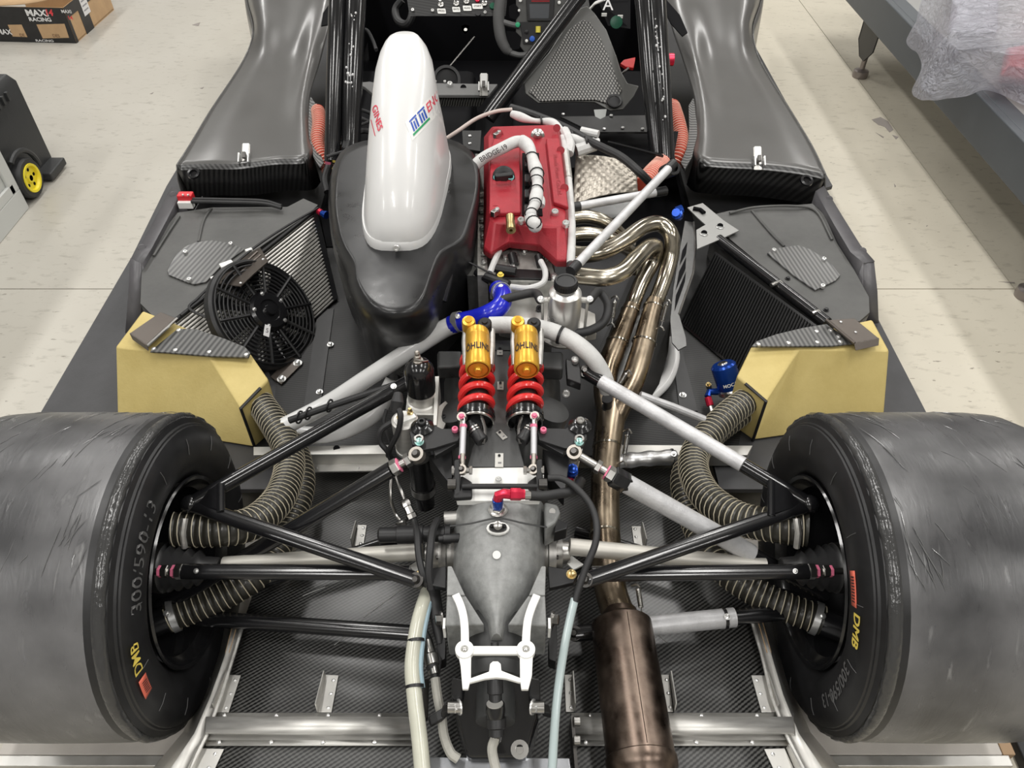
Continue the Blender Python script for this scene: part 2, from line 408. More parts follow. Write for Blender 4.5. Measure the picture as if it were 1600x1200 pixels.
MB().box((x1-.06, 1.88, zt+.006), (.03, .2, .014)).build('handle', PLA, tc, bevel=.004)
wh = MB().lathe((x1+.002, 1.80, .08), (x1+.1, 1.80, .08), [(0, .052), (0, .068), (.01, .073), (.035, .073), (.045, .068), (.045, .052)], 28, False).build('wheel', RUB, tc)
MB().lathe((x1+.004, 1.80, .08), (x1+.1, 1.80, .08), [(0, .052), (.042, .053), (.047, .052), (.046, .044), (.036, .040), (.034, .02), (.040, .016), (.040, .004)], 24).build('hub', YW, wh)
for k in range(5): a = 2*PI*k/5; MB().lathe((x1+.036, 1.80+.03*math.cos(a), .08+.03*math.sin(a)), (x1+.1, 1.80+.03*math.cos(a), .08+.03*math.sin(a)), [(0, .0065), (.004, .0065)], 10).build('hub_hole', VOID, wh)
MB().lathe((x1+.036, 1.80, .08), (x1+.1, 1.80, .08), [(0, .012), (.008, .011)], 10).build('axle_cap', DST, wh)

# ------------------------------------------------------------ pale cabinet
CAB = M('pale grey enamel', (.56, .57, .55), .4)
x1 = -1.765; y1 = 1.725
cb = thing('tool_cabinet', 'pale grey metal cabinet with a recessed panel, at the left edge', 'cabinet', (-2.06, 1.1, 0))
MB().box((x1-.3, .95, .33), (.576, 1.5, .5)).build('body', CAB, cb, bevel=.004)
MB().box((x1-.3, .97, .04), (.6, 1.51, .08)).build('base', CAB, cb, bevel=.003)
MB().box((x1-.006, y1-.025, .34), (.012, .05, .52)).build('frame_post', CAB, cb, bevel=.003)
MB().box((x1-.006, .95, .098), (.012, 1.5, .035)).build('frame_rail', CAB, cb, bevel=.003)
MB().box((x1-.009, .92, .37), (.010, 1.46, .44)).build('side_panel', CAB, cb, bevel=.002)

# ------------------------------------------------------------ low grey bench on the right
BGR = M('blue grey enamel', (.085, .095, .105), .45, var=.06, vs=5); BTOP = M('grey bench top', (.30, .30, .29), .5, var=.1, vs=6)
bn = thing('low_bench', 'low grey steel bench on round levelling feet, under the plastic sheet', 'bench', (2.1, 2.0, 0))
MB().box((1.635, 1.9, .318), (.03, 3.0, .145)).build('side_beam', BGR, bn, bevel=.006)
MB().box((1.675, 1.9, .386), (.06, 3.0, .012)).build('top_rail', BGR, bn, bevel=.004)
MB().box((2.25, 1.9, .378), (1.16, 3.0, .02)).build('bench_top', BTOP, bn)
for Y in (2.87, 1.20):
    f = MB().lathe((1.675, Y, 0), (1.675, Y, 1), [(0, .034), (.012, .036), (.03, .034), (.034, .02), (.04, .012), (.10, .012)], 22).build('levelling_foot', M('grey steel foot', (.28, .25, .24), .35, .8), bn)
    MB().prism([V((1.655, Y+.10, .25)), V((1.655, Y+.095, .14)), V((1.655, Y+.03, .085)), V((1.655, Y-.03, .085)), V((1.655, Y-.095, .15)), V((1.655, Y-.10, .25))], (.006, 0, 0)).build('leg', SAT, bn)
    MB().prism([V((1.655, Y+.09, .25)), V((1.655, Y+.085, .14)), V((1.655, Y+.02, .085)), V((1.695, Y+.02, .085)), V((1.695, Y+.085, .14)), V((1.695, Y+.09, .25))], (0, .006, 0)).build('leg', BGR, bn)

# ------------------------------------------------------------ plastic sheet with a red part under it
def sheet_mat():
    mt = bpy.data.materials.new('translucent sheet'); mt.use_nodes = True; N = mt.node_tree.nodes; L = mt.node_tree.links
    b = N['Principled BSDF']; b.inputs['Base Color'].default_value = (.76, .77, .86, 1); b.inputs['Roughness'].default_value = .2
    tr = N.new('ShaderNodeBsdfTransparent'); tl = N.new('ShaderNodeBsdfTranslucent'); tl.inputs[0].default_value = (.76, .77, .86, 1)
    m1 = N.new('ShaderNodeMixShader'); m1.inputs[0].default_value = .35; L.new(b.outputs[0], m1.inputs[1]); L.new(tl.outputs[0], m1.inputs[2])
    m2 = N.new('ShaderNodeMixShader'); m2.inputs[0].default_value = .40; L.new(m1.outputs[0], m2.inputs[1]); L.new(tr.outputs[0], m2.inputs[2])
    tcx = N.new('ShaderNodeTexCoord'); mp = N.new('ShaderNodeMapping'); mp.inputs['Scale'].default_value = (1, 2.2, 1.5); mp.inputs['Rotation'].default_value = (0, 0, .7)
    n = N.new('ShaderNodeTexNoise'); n.inputs['Scale'].default_value = 22; n.inputs['Detail'].default_value = 4; n.inputs['Distortion'].default_value = 1.6
    bp = N.new('ShaderNodeBump'); bp.inputs['Strength'].default_value = 1; bp.inputs['Distance'].default_value = .035
    L.new(tcx.outputs['Object'], mp.inputs[0]); L.new(mp.outputs[0], n.inputs[0]); L.new(n.outputs[0], bp.inputs['Height']); L.new(bp.outputs[0], b.inputs['Normal'])
    L.new(m2.outputs[0], N['Material Output'].inputs[0]); return mt
import mathutils.noise as mn
SHT = sheet_mat()
edge = spline([p(1440, 0, .55), p(1430, 40, .46), p(1416, 66, .40), p(1440, 98, .385), p(1424, 148, .36), p(1450, 158, .375), p(1500, 153, .385), p(1545, 148, .392), p(1600, 172, .392), p(1680, 200, .392)], 5)
top = spline([p(1470, -60, .66), p(1480, -30, .66), p(1490, 0, .62), p(1500, 20, .60), p(1490, 60, .56), p(1510, 80, .56), p(1540, 80, .56), p(1580, 90, .56), p(1640, 90, .56), p(1720, 100, .56)], 5)
rows = []
for k in range(15):
    t = k/14; r = []
    for a, b_ in zip(edge, top):
        q = a.lerp(b_, t); q.z = a.z+(b_.z-a.z)*math.sin(t*PI/2)
        am = .014*min(1, 4*t+.25)
        q += V((mn.noise(q*9), mn.noise(q*9+V((5, 0, 0))), mn.noise(q*11+V((0, 7, 0)))))*am*1.6+V((0, 0, mn.noise(q*26)*.012+abs(mn.noise(q*48+V((3, 1, 0))))*.010))
        if q.x > 1.60: q.z = max(q.z, .405)
        r.append(q)
    rows.append(r)
rows.append([q+V((.45, .05, .04)) for q in rows[-1]])
rows.append([V((q.x+.3, q.y, .41)) for q in rows[-1]])
sh = MB().grid(rows).build('plastic_sheet', SHT, None, sub=1, sharp=0, recalc=False)
sh['label'] = 'crumpled translucent plastic sheet draped over parts on the low grey bench'; sh['category'] = 'plastic sheet'
rp = MB().loft([[p(1560, 130, .394), p(1680, 150, .394), p(1680, 60, .394), p(1570, 80, .394)], [p(1562, 118, .45), p(1680, 138, .45), p(1680, 58, .45), p(1572, 75, .45)], [p(1575, 100, .48), p(1680, 118, .50), p(1680, 60, .50), p(1580, 75, .48)]]).build('body_panel', M('red body paint', (.65, .03, .05), .3), bevel=.01)
rp['label'] = 'red painted part showing through the plastic sheet'; rp['category'] = 'car part'
gp = MB().loft([[p(1490, 50, .394), p(1560, 50, .394), p(1560, -40, .394), p(1500, -40, .394)], [p(1480, 50, .48), p(1560, 50, .52), p(1560, -30, .52), p(1490, -30, .48)]]).build('body_panel', M('grey body paint', (.30, .30, .34), .4), bevel=.01)
gp['label'] = 'dark grey part under the plastic sheet, behind the red one'; gp['category'] = 'car part'

# ------------------------------------------------------------ pads the rear wheels stand on
PADM = M('pad surface', (.50, .47, .43), .6, var=.12, vs=8, bump=.2, bs=50)
for s, lb in ((-1, 'pale scuffed wheel pad with a metal edge under the left rear tyre'), (1, 'pale scuffed wheel pad with a metal edge under the right rear tyre')):
    t = thing('wheel_pad', lb, 'pad', (s*.745, 0, 0), 'pads under the rear tyres')
    MB().box((s*.745, .04, .018), (.40, .52, .036)).build('board', PADM, t, bevel=.002)
    MB().box((s*.75, -.231, .019), (.41, .020, .038)).build('metal_edge', ALUC, t, bevel=.002)
    if s > 0: MB().box((s*.958, .04, .018), (.024, .52, .036)).build('wood_edge', M('raw wood edge', (.36, .24, .14), .7), t, bevel=.002)
bk = MB().prism([V((.985, .25, 0)), V((1.06, .25, 0)), V((1.06, -.45, 0)), V((.985, -.45, 0))], (0, 0, .03)).build('rubber_strip', RUB, None, bevel=.004)
bk['label'] = 'black strip lying on the floor outside the right wheel pad'; bk['category'] = 'floor strip'
# ------------------------------------------------------------ THE CAR: floor, sills, pods
car = thing('race_car', 'black carbon race car with its rear bodywork off, engine, gearbox and slick tyres bare', 'car')
def PT(b, name, mats, label=None, parent=None, **k): return b.build(name, mats, parent or car, label, **k)
PT(MB().prism([V(q) for q in ((-1.165, .33, .116), (-1.17, 1.24, .116), (-1.195, 1.66, .116), (-1.195, 3.6, .116), (1.16, 3.6, .116), (1.152, 1.66, .116), (1.07, 1.62, .116), (1.066, .33, .116), (.50, .33, .116), (.50, .43, .116), (-.50, .43, .116), (-.50, .33, .116))], (0, 0, .014)), 'undertray', MAT2, 'flat grey floor sheet wider than the sills')
for s, q in ((-1, [(432, 600), (350, 480), (470, 330), (640, 330), (700, 560), (640, 720), (420, 720)]), (1, [(980, 720), (930, 560), (1030, 330), (1120, 330), (1220, 480), (1170, 600), (1150, 720)])):
    PT(MB().prism([p(x, y, .131) for x, y in q], (0, 0, .003)), 'floor_panel', CARBL, 'dark carbon floor panel with fine stripes')
jl = PT(MB().prism(pl((497, 486, .135), (522, 483, .135), (500, 641, .135), (474, 644, .135)), (0, 0, .003)), 'floor_strip', SAT, 'black joint strip with screws')
for x, y in ((516, 538), (499, 612)): fast('bolt', p(x, y, .139), (0, 0, 1), .006, jl)
jr = PT(MB().prism(pl((1050, 545, .135), (1064, 543, .135), (1090, 643, .135), (1062, 645, .135)), (0, 0, .003)), 'floor_strip', SAT, 'black joint strip with a screw')
fast('bolt', p(1067, 617, .139), (0, 0, 1), .006, jr)
tb = PT(MB().prism([p(x, y, .136) for x, y in ((423, 590), (455, 558), (474, 568), (440, 602))], (0, 0, .004)), 'fixing_plate', TAUP, 'small taupe plate on two bolts', bevel=.001)
for x, y in ((440, 592), (465, 567)): fast('bolt', p(x, y, .141), (0, 0, 1), .008, tb)

# side sills: grey flange, inner wall
def sill(o, i, foot, lab):
    # o outer edge, i inner edge (pixels at z .30), foot = points where the flange bends down to the floor
    A_ = [p(x, y, .30) for x, y in o]; B_ = [p(x, y, .30) for x, y in i]
    b = MB().grid([A_, B_, [V((q.x, q.y, .135)) for q in B_]])
    b2 = [A_[-1], B_[-1]]
    b.grid([[A_[-1], B_[-1]], [p(*foot[0], .24), p(*foot[1], .24)], [p(*foot[2], .135), p(*foot[3], .135)]])
    b.grid([[B_[-1], p(*foot[1], .24), p(*foot[3], .135)], [B_[-1], V((B_[-1].x, B_[-1].y, .22)), V((B_[-1].x, B_[-1].y, .135))]])
    s_ = PT(b, 'sill_flange', FLNG, lab, solid=-.004, sharp=30, recalc=False)
    return s_
sl = sill([(268, 292), (243, 340), (222, 378), (205, 404)], [(283, 300), (260, 345), (237, 388), (222, 412)], [(202, 455), (222, 455), (197, 520), (221, 524)], 'grey sill flange along the left flank')
sr = sill([(1287, 292), (1316, 340), (1344, 385), (1366, 410)], [(1275, 300), (1303, 350), (1330, 395), (1350, 412)], [(1371, 455), (1349, 455), (1373, 505), (1350, 508)], 'grey sill flange along the right flank')
for (x, y), q in (((271, 305), sl), ((222, 388), sl), ((1295, 312), sr), ((1347, 393), sr)): MB().lathe(p(x, y, .299), p(x, y, .31), [(0, .012), (.004, .010), (.004, .004)], 12).build('dimple', FLNG, q)

# sidepods: glossy carbon skins
def pod(rows, lip, face, label, latch, dim, arch):
    R_ = [spline([p(*q) for q in r], 6) for r in rows]
    cols = list(zip(*R_)); cols = [spline(list(c), 5) for c in cols]; R_ = list(zip(*cols))
    out = [[V((q.x, q.y, q.z)) for q in r] for r in R_]
    t = PT(MB().grid(out), 'sidepod', CARBG, label, solid=-.006, sharp=50)
    # outer skirt down to the floor
    ed = [r[0] for r in out]
    s_ = 1 if ed[0].x > 0 else -1
    MB().grid([ed, [V((q.x+s_*.012, q.y, q.z-.05)) for q in ed], [V((q.x+s_*.02, q.y, .135)) for q in ed]]).build('skirt', CARBG, t, solid=.004)
    lp = out[0]
    MB().grid([lp, [q+V((0, -.012, -.012)) for q in lp], [q+V((0, -.006, -.03)) for q in lp], [V((q.x, q.y+.02, q.z-face)) for q in lp]]).build('rear_face', CARBF, t, solid=.004)
    c = p(*dim)
    MB().lathe(c, c+V((0, -.4, .9)), [(0, .020), (.006, .019), (.007, .012), (-.004, .009)], 18).build('socket', BLK, t)
    MB().prism(arch, (0, 0, -.01)).build('arch_edge', CARBS, t)
    return t
def latch(c, parent, yaw=0):
    c = V(c); rt = Matrix.Rotation(rad(38), 3, 'X')
    t = MB().box(c, (.026, .075, .004), rt).build('latch', STL, parent, 'bright metal toggle latch', bevel=.001)
    MB().box(c+V((0, .010, .010)), (.020, .050, .006), rt).build('lever', RIVM, t, bevel=.001)
    MB().box(c+V((0, -.014, .009)), (.010, .020, .010), rt).build('catch', DST, t, bevel=.001)
    for s_ in (-1, 1): MB().box(c+V((s_*.015, -.022, .004)), (.004, .03, .012), rt).build('ear', RIVM, t)
    return t
pod_l = pod([[(277, 258, .33), (325, 256, .335), (372, 256, .335), (430, 249, .335), (475, 247, .335), (489, 236, .32)],
             [(300, 222, .33), (340, 222, .338), (390, 220, .338), (440, 216, .338), (474, 212, .338), (484, 205, .32)],
             [(330, 172, .33), (365, 172, .34), (405, 170, .34), (440, 165, .34), (470, 158, .35), (484, 152, .34)],
             [(382, 92, .33), (405, 92, .35), (435, 92, .35), (460, 92, .355), (482, 95, .37), (500, 98, .35)],
             [(396, 45, .36), (408, 43, .398), (440, 40, .405), (470, 40, .405), (492, 46, .41), (512, 50, .40)],
             [(386, 0, .38), (400, -2, .44), (440, -4, .45), (480, -4, .45), (507, 0, .452), (522, 2, .44)],
             [(380, -50, .40), (400, -50, .48), (440, -50, .49), (490, -50, .49), (515, -48, .485), (528, -44, .46)]],
            None, .125, 'glossy carbon left sidepod with a latch on its rear lip', None, (303, 272, .325),
            pl((485, 150, .335), (481, 172, .33), (483, 212, .325), (490, 246, .315), (500, 262, .30), (506, 254, .30), (497, 232, .31), (493, 200, .32), (495, 165, .335)))
latch(p(384, 243, .345), pod_l)
pod_r = pod([[(1289, 272, .33), (1250, 264, .335), (1190, 257, .335), (1130, 254, .335), (1097, 250, .335), (1084, 240, .32)],
             [(1268, 228, .33), (1230, 222, .338), (1180, 217, .338), (1135, 213, .338), (1100, 210, .338), (1086, 205, .32)],
             [(1238, 178, .33), (1210, 174, .34), (1175, 170, .34), (1135, 165, .34), (1102, 160, .35), (1085, 155, .34)],
             [(1188, 96, .33), (1168, 94, .35), (1140, 93, .35), (1112, 92, .355), (1088, 95, .37), (1068, 98, .35)],
             [(1176, 45, .36), (1164, 43, .398), (1135, 40, .405), (1105, 40, .405), (1078, 46, .41), (1052, 50, .40)],
             [(1189, 0, .38), (1174, -2, .44), (1135, -4, .45), (1095, -4, .45), (1060, 0, .452), (1040, 2, .44)],
             [(1195, -50, .40), (1175, -50, .48), (1135, -50, .49), (1085, -50, .49), (1055, -48, .485), (1035, -44, .46)]],
            None, .125, 'glossy carbon right sidepod with a latch on its rear lip', None, (1260, 283, .325),
            pl((1084, 152, .335), (1091, 172, .33), (1089, 212, .325), (1081, 246, .315), (1070, 264, .30), (1064, 254, .30), (1073, 232, .31), (1077, 200, .32), (1076, 165, .335)))
latch(p(1184, 248, .345), pod_r)
# dark air-outlet slots in the pod shoulders
for q, lb in (([(520, 0, .50), (505, 22, .47), (502, 42, .45), (512, 40, .45), (526, 15, .47)], 'dark slot in the left pod shoulder'), ([(1040, 0, .50), (1062, 25, .48), (1074, 52, .46), (1066, 58, .45), (1048, 38, .46), (1036, 15, .47)], 'dark slot in the right pod shoulder')):
    PT(MB().prism(pl(*q), (0, 0, .004)), 'air_slot', VOID, lb)

# ------------------------------------------------------------ rear wheels
def tyre_mat():
    mt = bpy.data.materials.new('slick tyre rubber'); mt.use_nodes = True; N = mt.node_tree.nodes; L = mt.node_tree.links; b = N['Principled BSDF']
    tc = N.new('ShaderNodeTexCoord'); sp = N.new('ShaderNodeSeparateXYZ'); L.new(tc.outputs['Object'], sp.inputs[0])
    at = N.new('ShaderNodeMath'); at.operation = 'ARCTAN2'; L.new(sp.outputs[2], at.inputs[0]); L.new(sp.outputs[1], at.inputs[1])
    cb = N.new('ShaderNodeCombineXYZ'); mx = N.new('ShaderNodeMath'); mx.operation = 'MULTIPLY'; mx.inputs[1].default_value = 16; L.new(sp.outputs[0], mx.inputs[0])
    L.new(mx.outputs[0], cb.inputs[0]); L.new(at.outputs[0], cb.inputs[1])
    def nz(sc, det, v=None, dist=0):
        n = N.new('ShaderNodeTexNoise'); n.inputs['Scale'].default_value = sc; n.inputs['Detail'].default_value = det; n.inputs['Distortion'].default_value = dist; L.new(v or tc.outputs['Object'], n.inputs[0]); return n.outputs[0]
    def ramp(f, a, b_, c1, c2):
        r = N.new('ShaderNodeValToRGB'); e = r.color_ramp.elements; e[0].position = a; e[1].position = b_; e[0].color = (*c1, 1); e[1].color = (*c2, 1); L.new(f, r.inputs[0]); return r.outputs[0]
    base = ramp(nz(4.5, 9), .34, .68, (.040, .040, .042), (.18, .179, .182))
    st = ramp(nz(3.2, 5, cb.outputs[0], .6), .64, .74, (0, 0, 0), (1, 1, 1))
    mixc = N.new('ShaderNodeMix'); mixc.data_type = 'RGBA'; L.new(st, mixc.inputs[0]); L.new(base, mixc.inputs[6]); mixc.inputs[7].default_value = (.20, .20, .20, 1)
    L.new(mixc.outputs[2], b.inputs['Base Color'])
    ro = ramp(nz(3.2, 5, cb.outputs[0], .6), .5, .75, (.34, .34, .34), (.19, .19, .19)); L.new(ro, b.inputs['Roughness'])
    bp = N.new('ShaderNodeBump'); bp.inputs['Strength'].default_value = .3; bp.inputs['Distance'].default_value = .0015; L.new(nz(6, 6, cb.outputs[0], .8), bp.inputs['Height']); L.new(bp.outputs[0], b.inputs['Normal'])
    return mt
TYR = tyre_mat(); SIDE = M('tyre sidewall rubber', (.013, .013, .014), .42, var=.35, vs=14, rv=.08)
SMUD = M('melted rubber', (.045, .045, .045), .18, bump=1, bs=60)
OUTL = M('raised tyre lettering', (.12, .12, .12), .4)
AX = .325
def wheel(s, side):
    c = V((s*.75, 0, AX)); w_ = empty('rear_wheel', c, car, side+' rear wheel with a wide worn slick tyre and yellow and orange marks')
    def L_(prof, name, mat, n=72, par=None, lab=None, **k):
        # prof in (distance of |x|, radius), built around the wheel centre and placed there
        b = MB().lathe((0, 0, 0), (s, 0, 0), [(x-.75, r) for x, r in prof], n, False)
        o = b.build(name, mat, None, lab, **k); o.location = c; bpy.context.view_layer.update; adopt(o, par or w_); return o
    tr = L_([(.60, .283), (.61, .2845), (.65, .2855), (.74, .2865), (.84, .2855), (.88, .282), (.91, .270), (.928, .245), (.93, .21), (.915, .172)], 'tyre_tread', TYR, lab='worn grey slick tread')
    L_([(.578, .160), (.572, .166), (.560, .176), (.549, .195), (.546, .215), (.546, .235), (.549, .250), (.556, .262), (.559, .263), (.560, .266), (.564, .2675), (.568, .276), (.573, .2765), (.585, .281), (.60, .283)], 'tyre_sidewall', SIDE, sharp=25)
    # melted bead of rubber on the shoulder
    b = MB(); n = 150
    rn = random.Random(3+s); ring = []
    for i in range(n):
        a = 2*PI*i/n; j = .7+.6*rn.random(); k = rn.random()
        pr = [(.570, .2755), (.572-.004*k, .2795+.002*j), (.577, .2825+.0035*j*k), (.583, .2835+.002*j), (.590, .2812)]
        ring.append([V((s*(x-.75), r*math.cos(a), r*math.sin(a))) for x, r in pr])
    pv = None; f0 = None
    for r in ring+[ring[0]]:
        R_ = b.ring(r)
        if pv: b.bridge(pv, R_, False)
        pv = R_
    o = b.build('shoulder_lip', SMUD, sharp=0); o.location = c; adopt(o, w_)
    # smeared rubber streaks, proud of the tread
    b = MB()
    for i in range(46):
        x = .60+.25*rn.random()**1.6; a = rad(30+90*rn.random()); ln = .05+.22*rn.random(); sk = .03*rn.random()
        P_ = []
        for k in range(6):
            aa = a+ln*k/5; xx = x+sk*k/5+.002*rn.random()
            P_.append(V((s*(xx-.75), .2862*math.cos(aa), .2862*math.sin(aa))))
        b.tube(P_, [.0002, .0006+.0004*rn.random(), .0007, .0005, .0006, .0002], 5, flat=.8)
    o = b.build('rubber_streaks', M('shiny rubber streak', (.14, .14, .14), .15)); o['kind'] = 'stuff'; o.location = c; adopt(o, w_)
    L_([(.562, .169), (.557, .172), (.553, .170), (.556, .164), (.566, .160), (.575, .150), (.66, .145), (.80, .140), (.81, .02), (.812, .001)], 'rim', BLK, lab='black wheel rim')
    # spokes of the rim, deep in the dark
    b = MB()
    for k in range(6):
        a = 2*PI*k/6+.3; u = V((0, math.cos(a), math.sin(a))); q = V((s*.04, 0, 0))
        b.tube([q+u*.03, q+u*.14], [.018, .012], 8)
    o = b.build('spokes', SAT); o.location = c; adopt(o, w_)
    # curved lettering on the sidewall: u runs round the wheel, v outwards
    def ring_f(a0, r0, dx=.0004, flip=1):
        def f(u, v):
            r = r0+v*flip; a = a0+u/r0
            x = .5455 if .203 < r < .243 else .548
            return V((s*(x-dx), r*math.cos(a), r*math.sin(a)+AX))
        return f
    return w_, ring_f
def face_pt(s, x, y):   # angle and radius on the inner sidewall for a photograph point
    q = pX(x, y, s*.547); return math.atan2(q.z-AX, q.y), math.hypot(q.y, q.z-AX)
def sidewall_text(w_, s, rf, st, size, x, y, mat, ud, bold=.02, sx=1, name='lettering', shear=0):
    a, r = face_pt(s, x, y); f = rf(a, r)
    text(st, size, (lambda u, v: f(u*ud[0], v*ud[1])), mat, w_, name, bold=bold, sx=sx, shear=shear)
def sticker(w_, s, rf, x, y, hl, hw, mat, name, dx=.001):
    a, r = face_pt(s, x, y); f = rf(a, r, dx); n = 6
    b = MB().grid([[f(-hl+2*hl*i/n, v) for i in range(n+1)] for v in (-hw, hw)]); b.build(name, mat, w_, None, solid=.0004)
    return a, r
wl, fl_ = wheel(-1, 'left'); wr, fr_ = wheel(1, 'right')
sidewall_text(wr, 1, fr_, 'DMB', .028, 1339, 986, YPNT, (1, 1), .03, .95)
sticker(wr, 1, fr_, 1336, 920, .027, .0085, OSTK, 'sticker'); sidewall_text(wr, 1, lambda a, r: fr_(a, r, .0022), '|||||||||', .011, 1337, 921, DSTK, (1, 1), .02, 1.6, 'barcode')
sidewall_text(wl, -1, fl_, 'DMB', .027, 213, 1030, YPNT, (-1, 1), .012, .95)
sticker(wl, -1, fl_, 226, 1072, .020, .0095, OSTK, 'sticker'); sidewall_text(wl, -1, lambda a, r: fl_(a, r, .0022), '||||||', .011, 226, 1072, DSTK, (-1, 1), .02, 1.5, 'barcode')
sidewall_text(wl, -1, fl_, '300/590-13', .038, 219, 868, OUTL, (-1, 1), -.0, 1.0); sidewall_text(wr, 1, fr_, '300/590-13', .030, 1308, 1078, OUTL, (1, 1))
# mould lines across the sidewalls
for s, w_, rf in ((-1, wl, fl_), (1, wr, fr_)):
    for k in range(14):
        f = rf(2*PI*k/14+.1, .23)
        MB().tube([f(0, -.012), f(0, .004), f(0, .016)], .0006, 4).build('mould_line', OUTL, w_)
# a fold in the melted shoulder lettering on the right tyre
# ------------------------------------------------------------ uprights, drive shafts, boots, wishbones, links
def clampring(P, d, r, wd, parent, mat=RIVM):
    P = V(P); d = V(d).normalized()
    o = MB().lathe(P-d*wd/2, P+d, [(0, r), (0, r+.0015), (wd, r+.0015), (wd, r)], 24, False).build('hose_clamp', mat, parent, solid=0)
    q = P+V((0, -.35, .94)).normalized()*(r+.004)
    MB().box(q, (.010, .014, .008)).build('clamp_screw', mat, o, bevel=.001) if False else fast('bolt', q, (0, -.35, .94), .004, o)
    return o
def rodend(P, d, r, parent, mat=STL, name='rod_end'):
    P = V(P); d = V(d).normalized(); ax = V((-.2, -.35, .9)).normalized()
    o = MB().lathe(P-ax*r*.6, P+ax, [(0, r*.55), (0, r), (r*1.2, r), (r*1.2, r*.62)], 18, False).build(name, mat, parent); MB().lathe(P-ax*r*.8, P+ax, [(0, r*.3), (r*.2, r*.6), (r*1.4, r*.6), (r*1.7, r*.38), (r*1.9, r*.36)], 14).build('ball', DST, o)
    MB().rod(P+d*r*.8, P+d*r*3.2, r*.5).build('shank', mat, o)
    return o
def hexnut(P, d, r, l, parent, mat, name='lock_nut'):
    P = V(P); d = V(d).normalized()
    return MB().lathe(P, P+d, [(0, r*.9), (l*.1, r), (l*.9, r), (l, r*.9)], 6).build(name, mat, parent)
for s, sd, w_ in ((-1, 'left', wl), (1, 'right', wr)):
    up = PT(MB().prism([V((s*.68, Y*.9, z)) for Y, z in ((-.06, .20), (.06, .19), (.09, .30), (.07, .43), (.02, .45), (-.05, .42), (-.08, .30))], (s*.06, 0, 0)), 'upright', SAT, sd+' hub upright, dark inside the wheel', bevel=.008)
    MB().lathe((s*.72, 0, AX), (s*.76, 0, AX), [(0, .125), (.012, .125), (.012, .08)], 40).build('brake_disc', DST, up)
    xs_ = lambda x: s*x
    # boot with bellows
    b0 = (.63, .505)
    pr = [(0, .036), (.012, .041), (.016, .044), (.03, .044), (.033, .036), (.041, .043), (.049, .034), (.057, .041), (.066, .030), (.074, .037), (.083, .026), (.090, .032), (.099, .021), (.125, .019), (.126, .015)]
    ct = V((s*.635, .0, AX+.006))
    bt = PT(MB().lathe(ct, ct+V((-s, 0, 0)), pr, 30), 'shaft_boot', M('boot rubber', (.03, .03, .031), .4), 'ribbed black rubber boot on the %s drive shaft' % sd, sharp=0)
    MB().lathe(ct+V((-s*.016, 0, 0)), ct+V((-s, 0, 0)), [(0, .0432), (0, .0448), (.014, .0448), (.014, .0432)], 30, False).build('boot_band', STL, bt)
    if s < 0: a_, b_ = pY(350, 883, .01), pY(660, 862, .02)
    else: a_, b_ = pY(1195, 885, .01), pY(890, 854, .03)
    PT(MB().tube([a_, b_], .0155, 20), 'drive_shaft', M('satin silver shaft', (.60, .58, .53), .5, .55, var=.06), 'bare silver %s drive shaft' % sd)
    # upper wishbone
    ap = pX(297 if s < 0 else 1265, 788, s*.565)
    if s < 0: fi, ri, k1, k2 = p(650, 590, .455), p(652, 907, .40), p(345, 757, .425), p(345, 800, .412)
    else: fi, ri, k1, k2 = p(915, 582, .455), p(915, 907, .40), p(1205, 752, .425), p(1205, 806, .412)
    wb = PT(MB().tube([k1.lerp(ap, .9), fi], .0138, 14).tube([ap, ri], .0145, 14, flat=.7), 'upper_wishbone', BLK, '%s upper wishbone of black tube' % sd)
    MB().prism([k1, ap, k2], (0, 0, .006)).build('gusset', BLK, wb)
    MB().tube([k1, k2], .0075, 10).build('brace', BLK, wb)
    MB().sphere(ap, .018, 14, 8).build('ball_joint', BLK, wb)
    for q, d in ((fi, k1-fi), (ri, ap-ri)): rodend(q, d, .013, wb, DST)
    if s > 0:
        k = fi.lerp(k1, .09); k_ = fi.lerp(k1, .86)
        MB().tube([k, k_], .0145, 14).build('heat_sleeve', SWRAP, wb, 'silver heat sleeve')
    else: clampring(fi.lerp(k1, .12), k1-fi, .0115, .014, wb, BLK)
    # toe link
    if s < 0: a_, b_ = p(286, 893, .372), p(640, 895, .372)
    else: a_, b_ = p(1262, 893, .372), p(925, 897, .372)
    tl = PT(MB().tube([a_, b_], .0145, 14, flat=.8), 'toe_link', BLK, '%s toe link, straight black tube with pink-marked nuts' % sd)
    d = (a_-b_).normalized()
    hexnut(a_, d, .014, .013, tl, STL); hexnut(a_+d*.013, d, .0115, .006, tl, PNK, 'paint_mark'); MB().rod(a_, a_+d*.06, .006).build('thread', STL, tl); hexnut(a_+d*.026, d, .011, .012, tl, STL); hexnut(a_+d*.038, d, .0105, .005, tl, PNK, 'paint_mark')
    fast('bolt', b_.lerp(a_, .93)+V((0, -.006, .012)), (0, -.5, .8), .003, tl)
    # push rod
    if s < 0: a_, b_, q = p(612, 733, .485), p(250, 950, .22), p(652, 711, .505)
    else: a_, b_, q = p(960, 745, .485), p(1290, 930, .24), p(898, 708, .505)
    d = (q-a_).normalized()
    if s < 0: pr_ = PT(MB().tube([a_, b_], .0165, 14, flat=.75), 'push_rod', BLK, 'left push rod, black tube with a steel rod end')
    else:
        pr_ = PT(MB().tube([a_, b_], .0135, 14), 'push_rod', BLK, 'right push rod in a silver heat sleeve')
        MB().tube([a_.lerp(b_, .05), a_.lerp(b_, .35), a_.lerp(b_, .63)], .0175, 14).build('heat_sleeve', SWRAP, pr_, 'silver heat sleeve')
        hexnut(a_+(b_-a_).normalized()*-.005, b_-a_, .019, .034, pr_, BLK, 'sleeve_clamp')
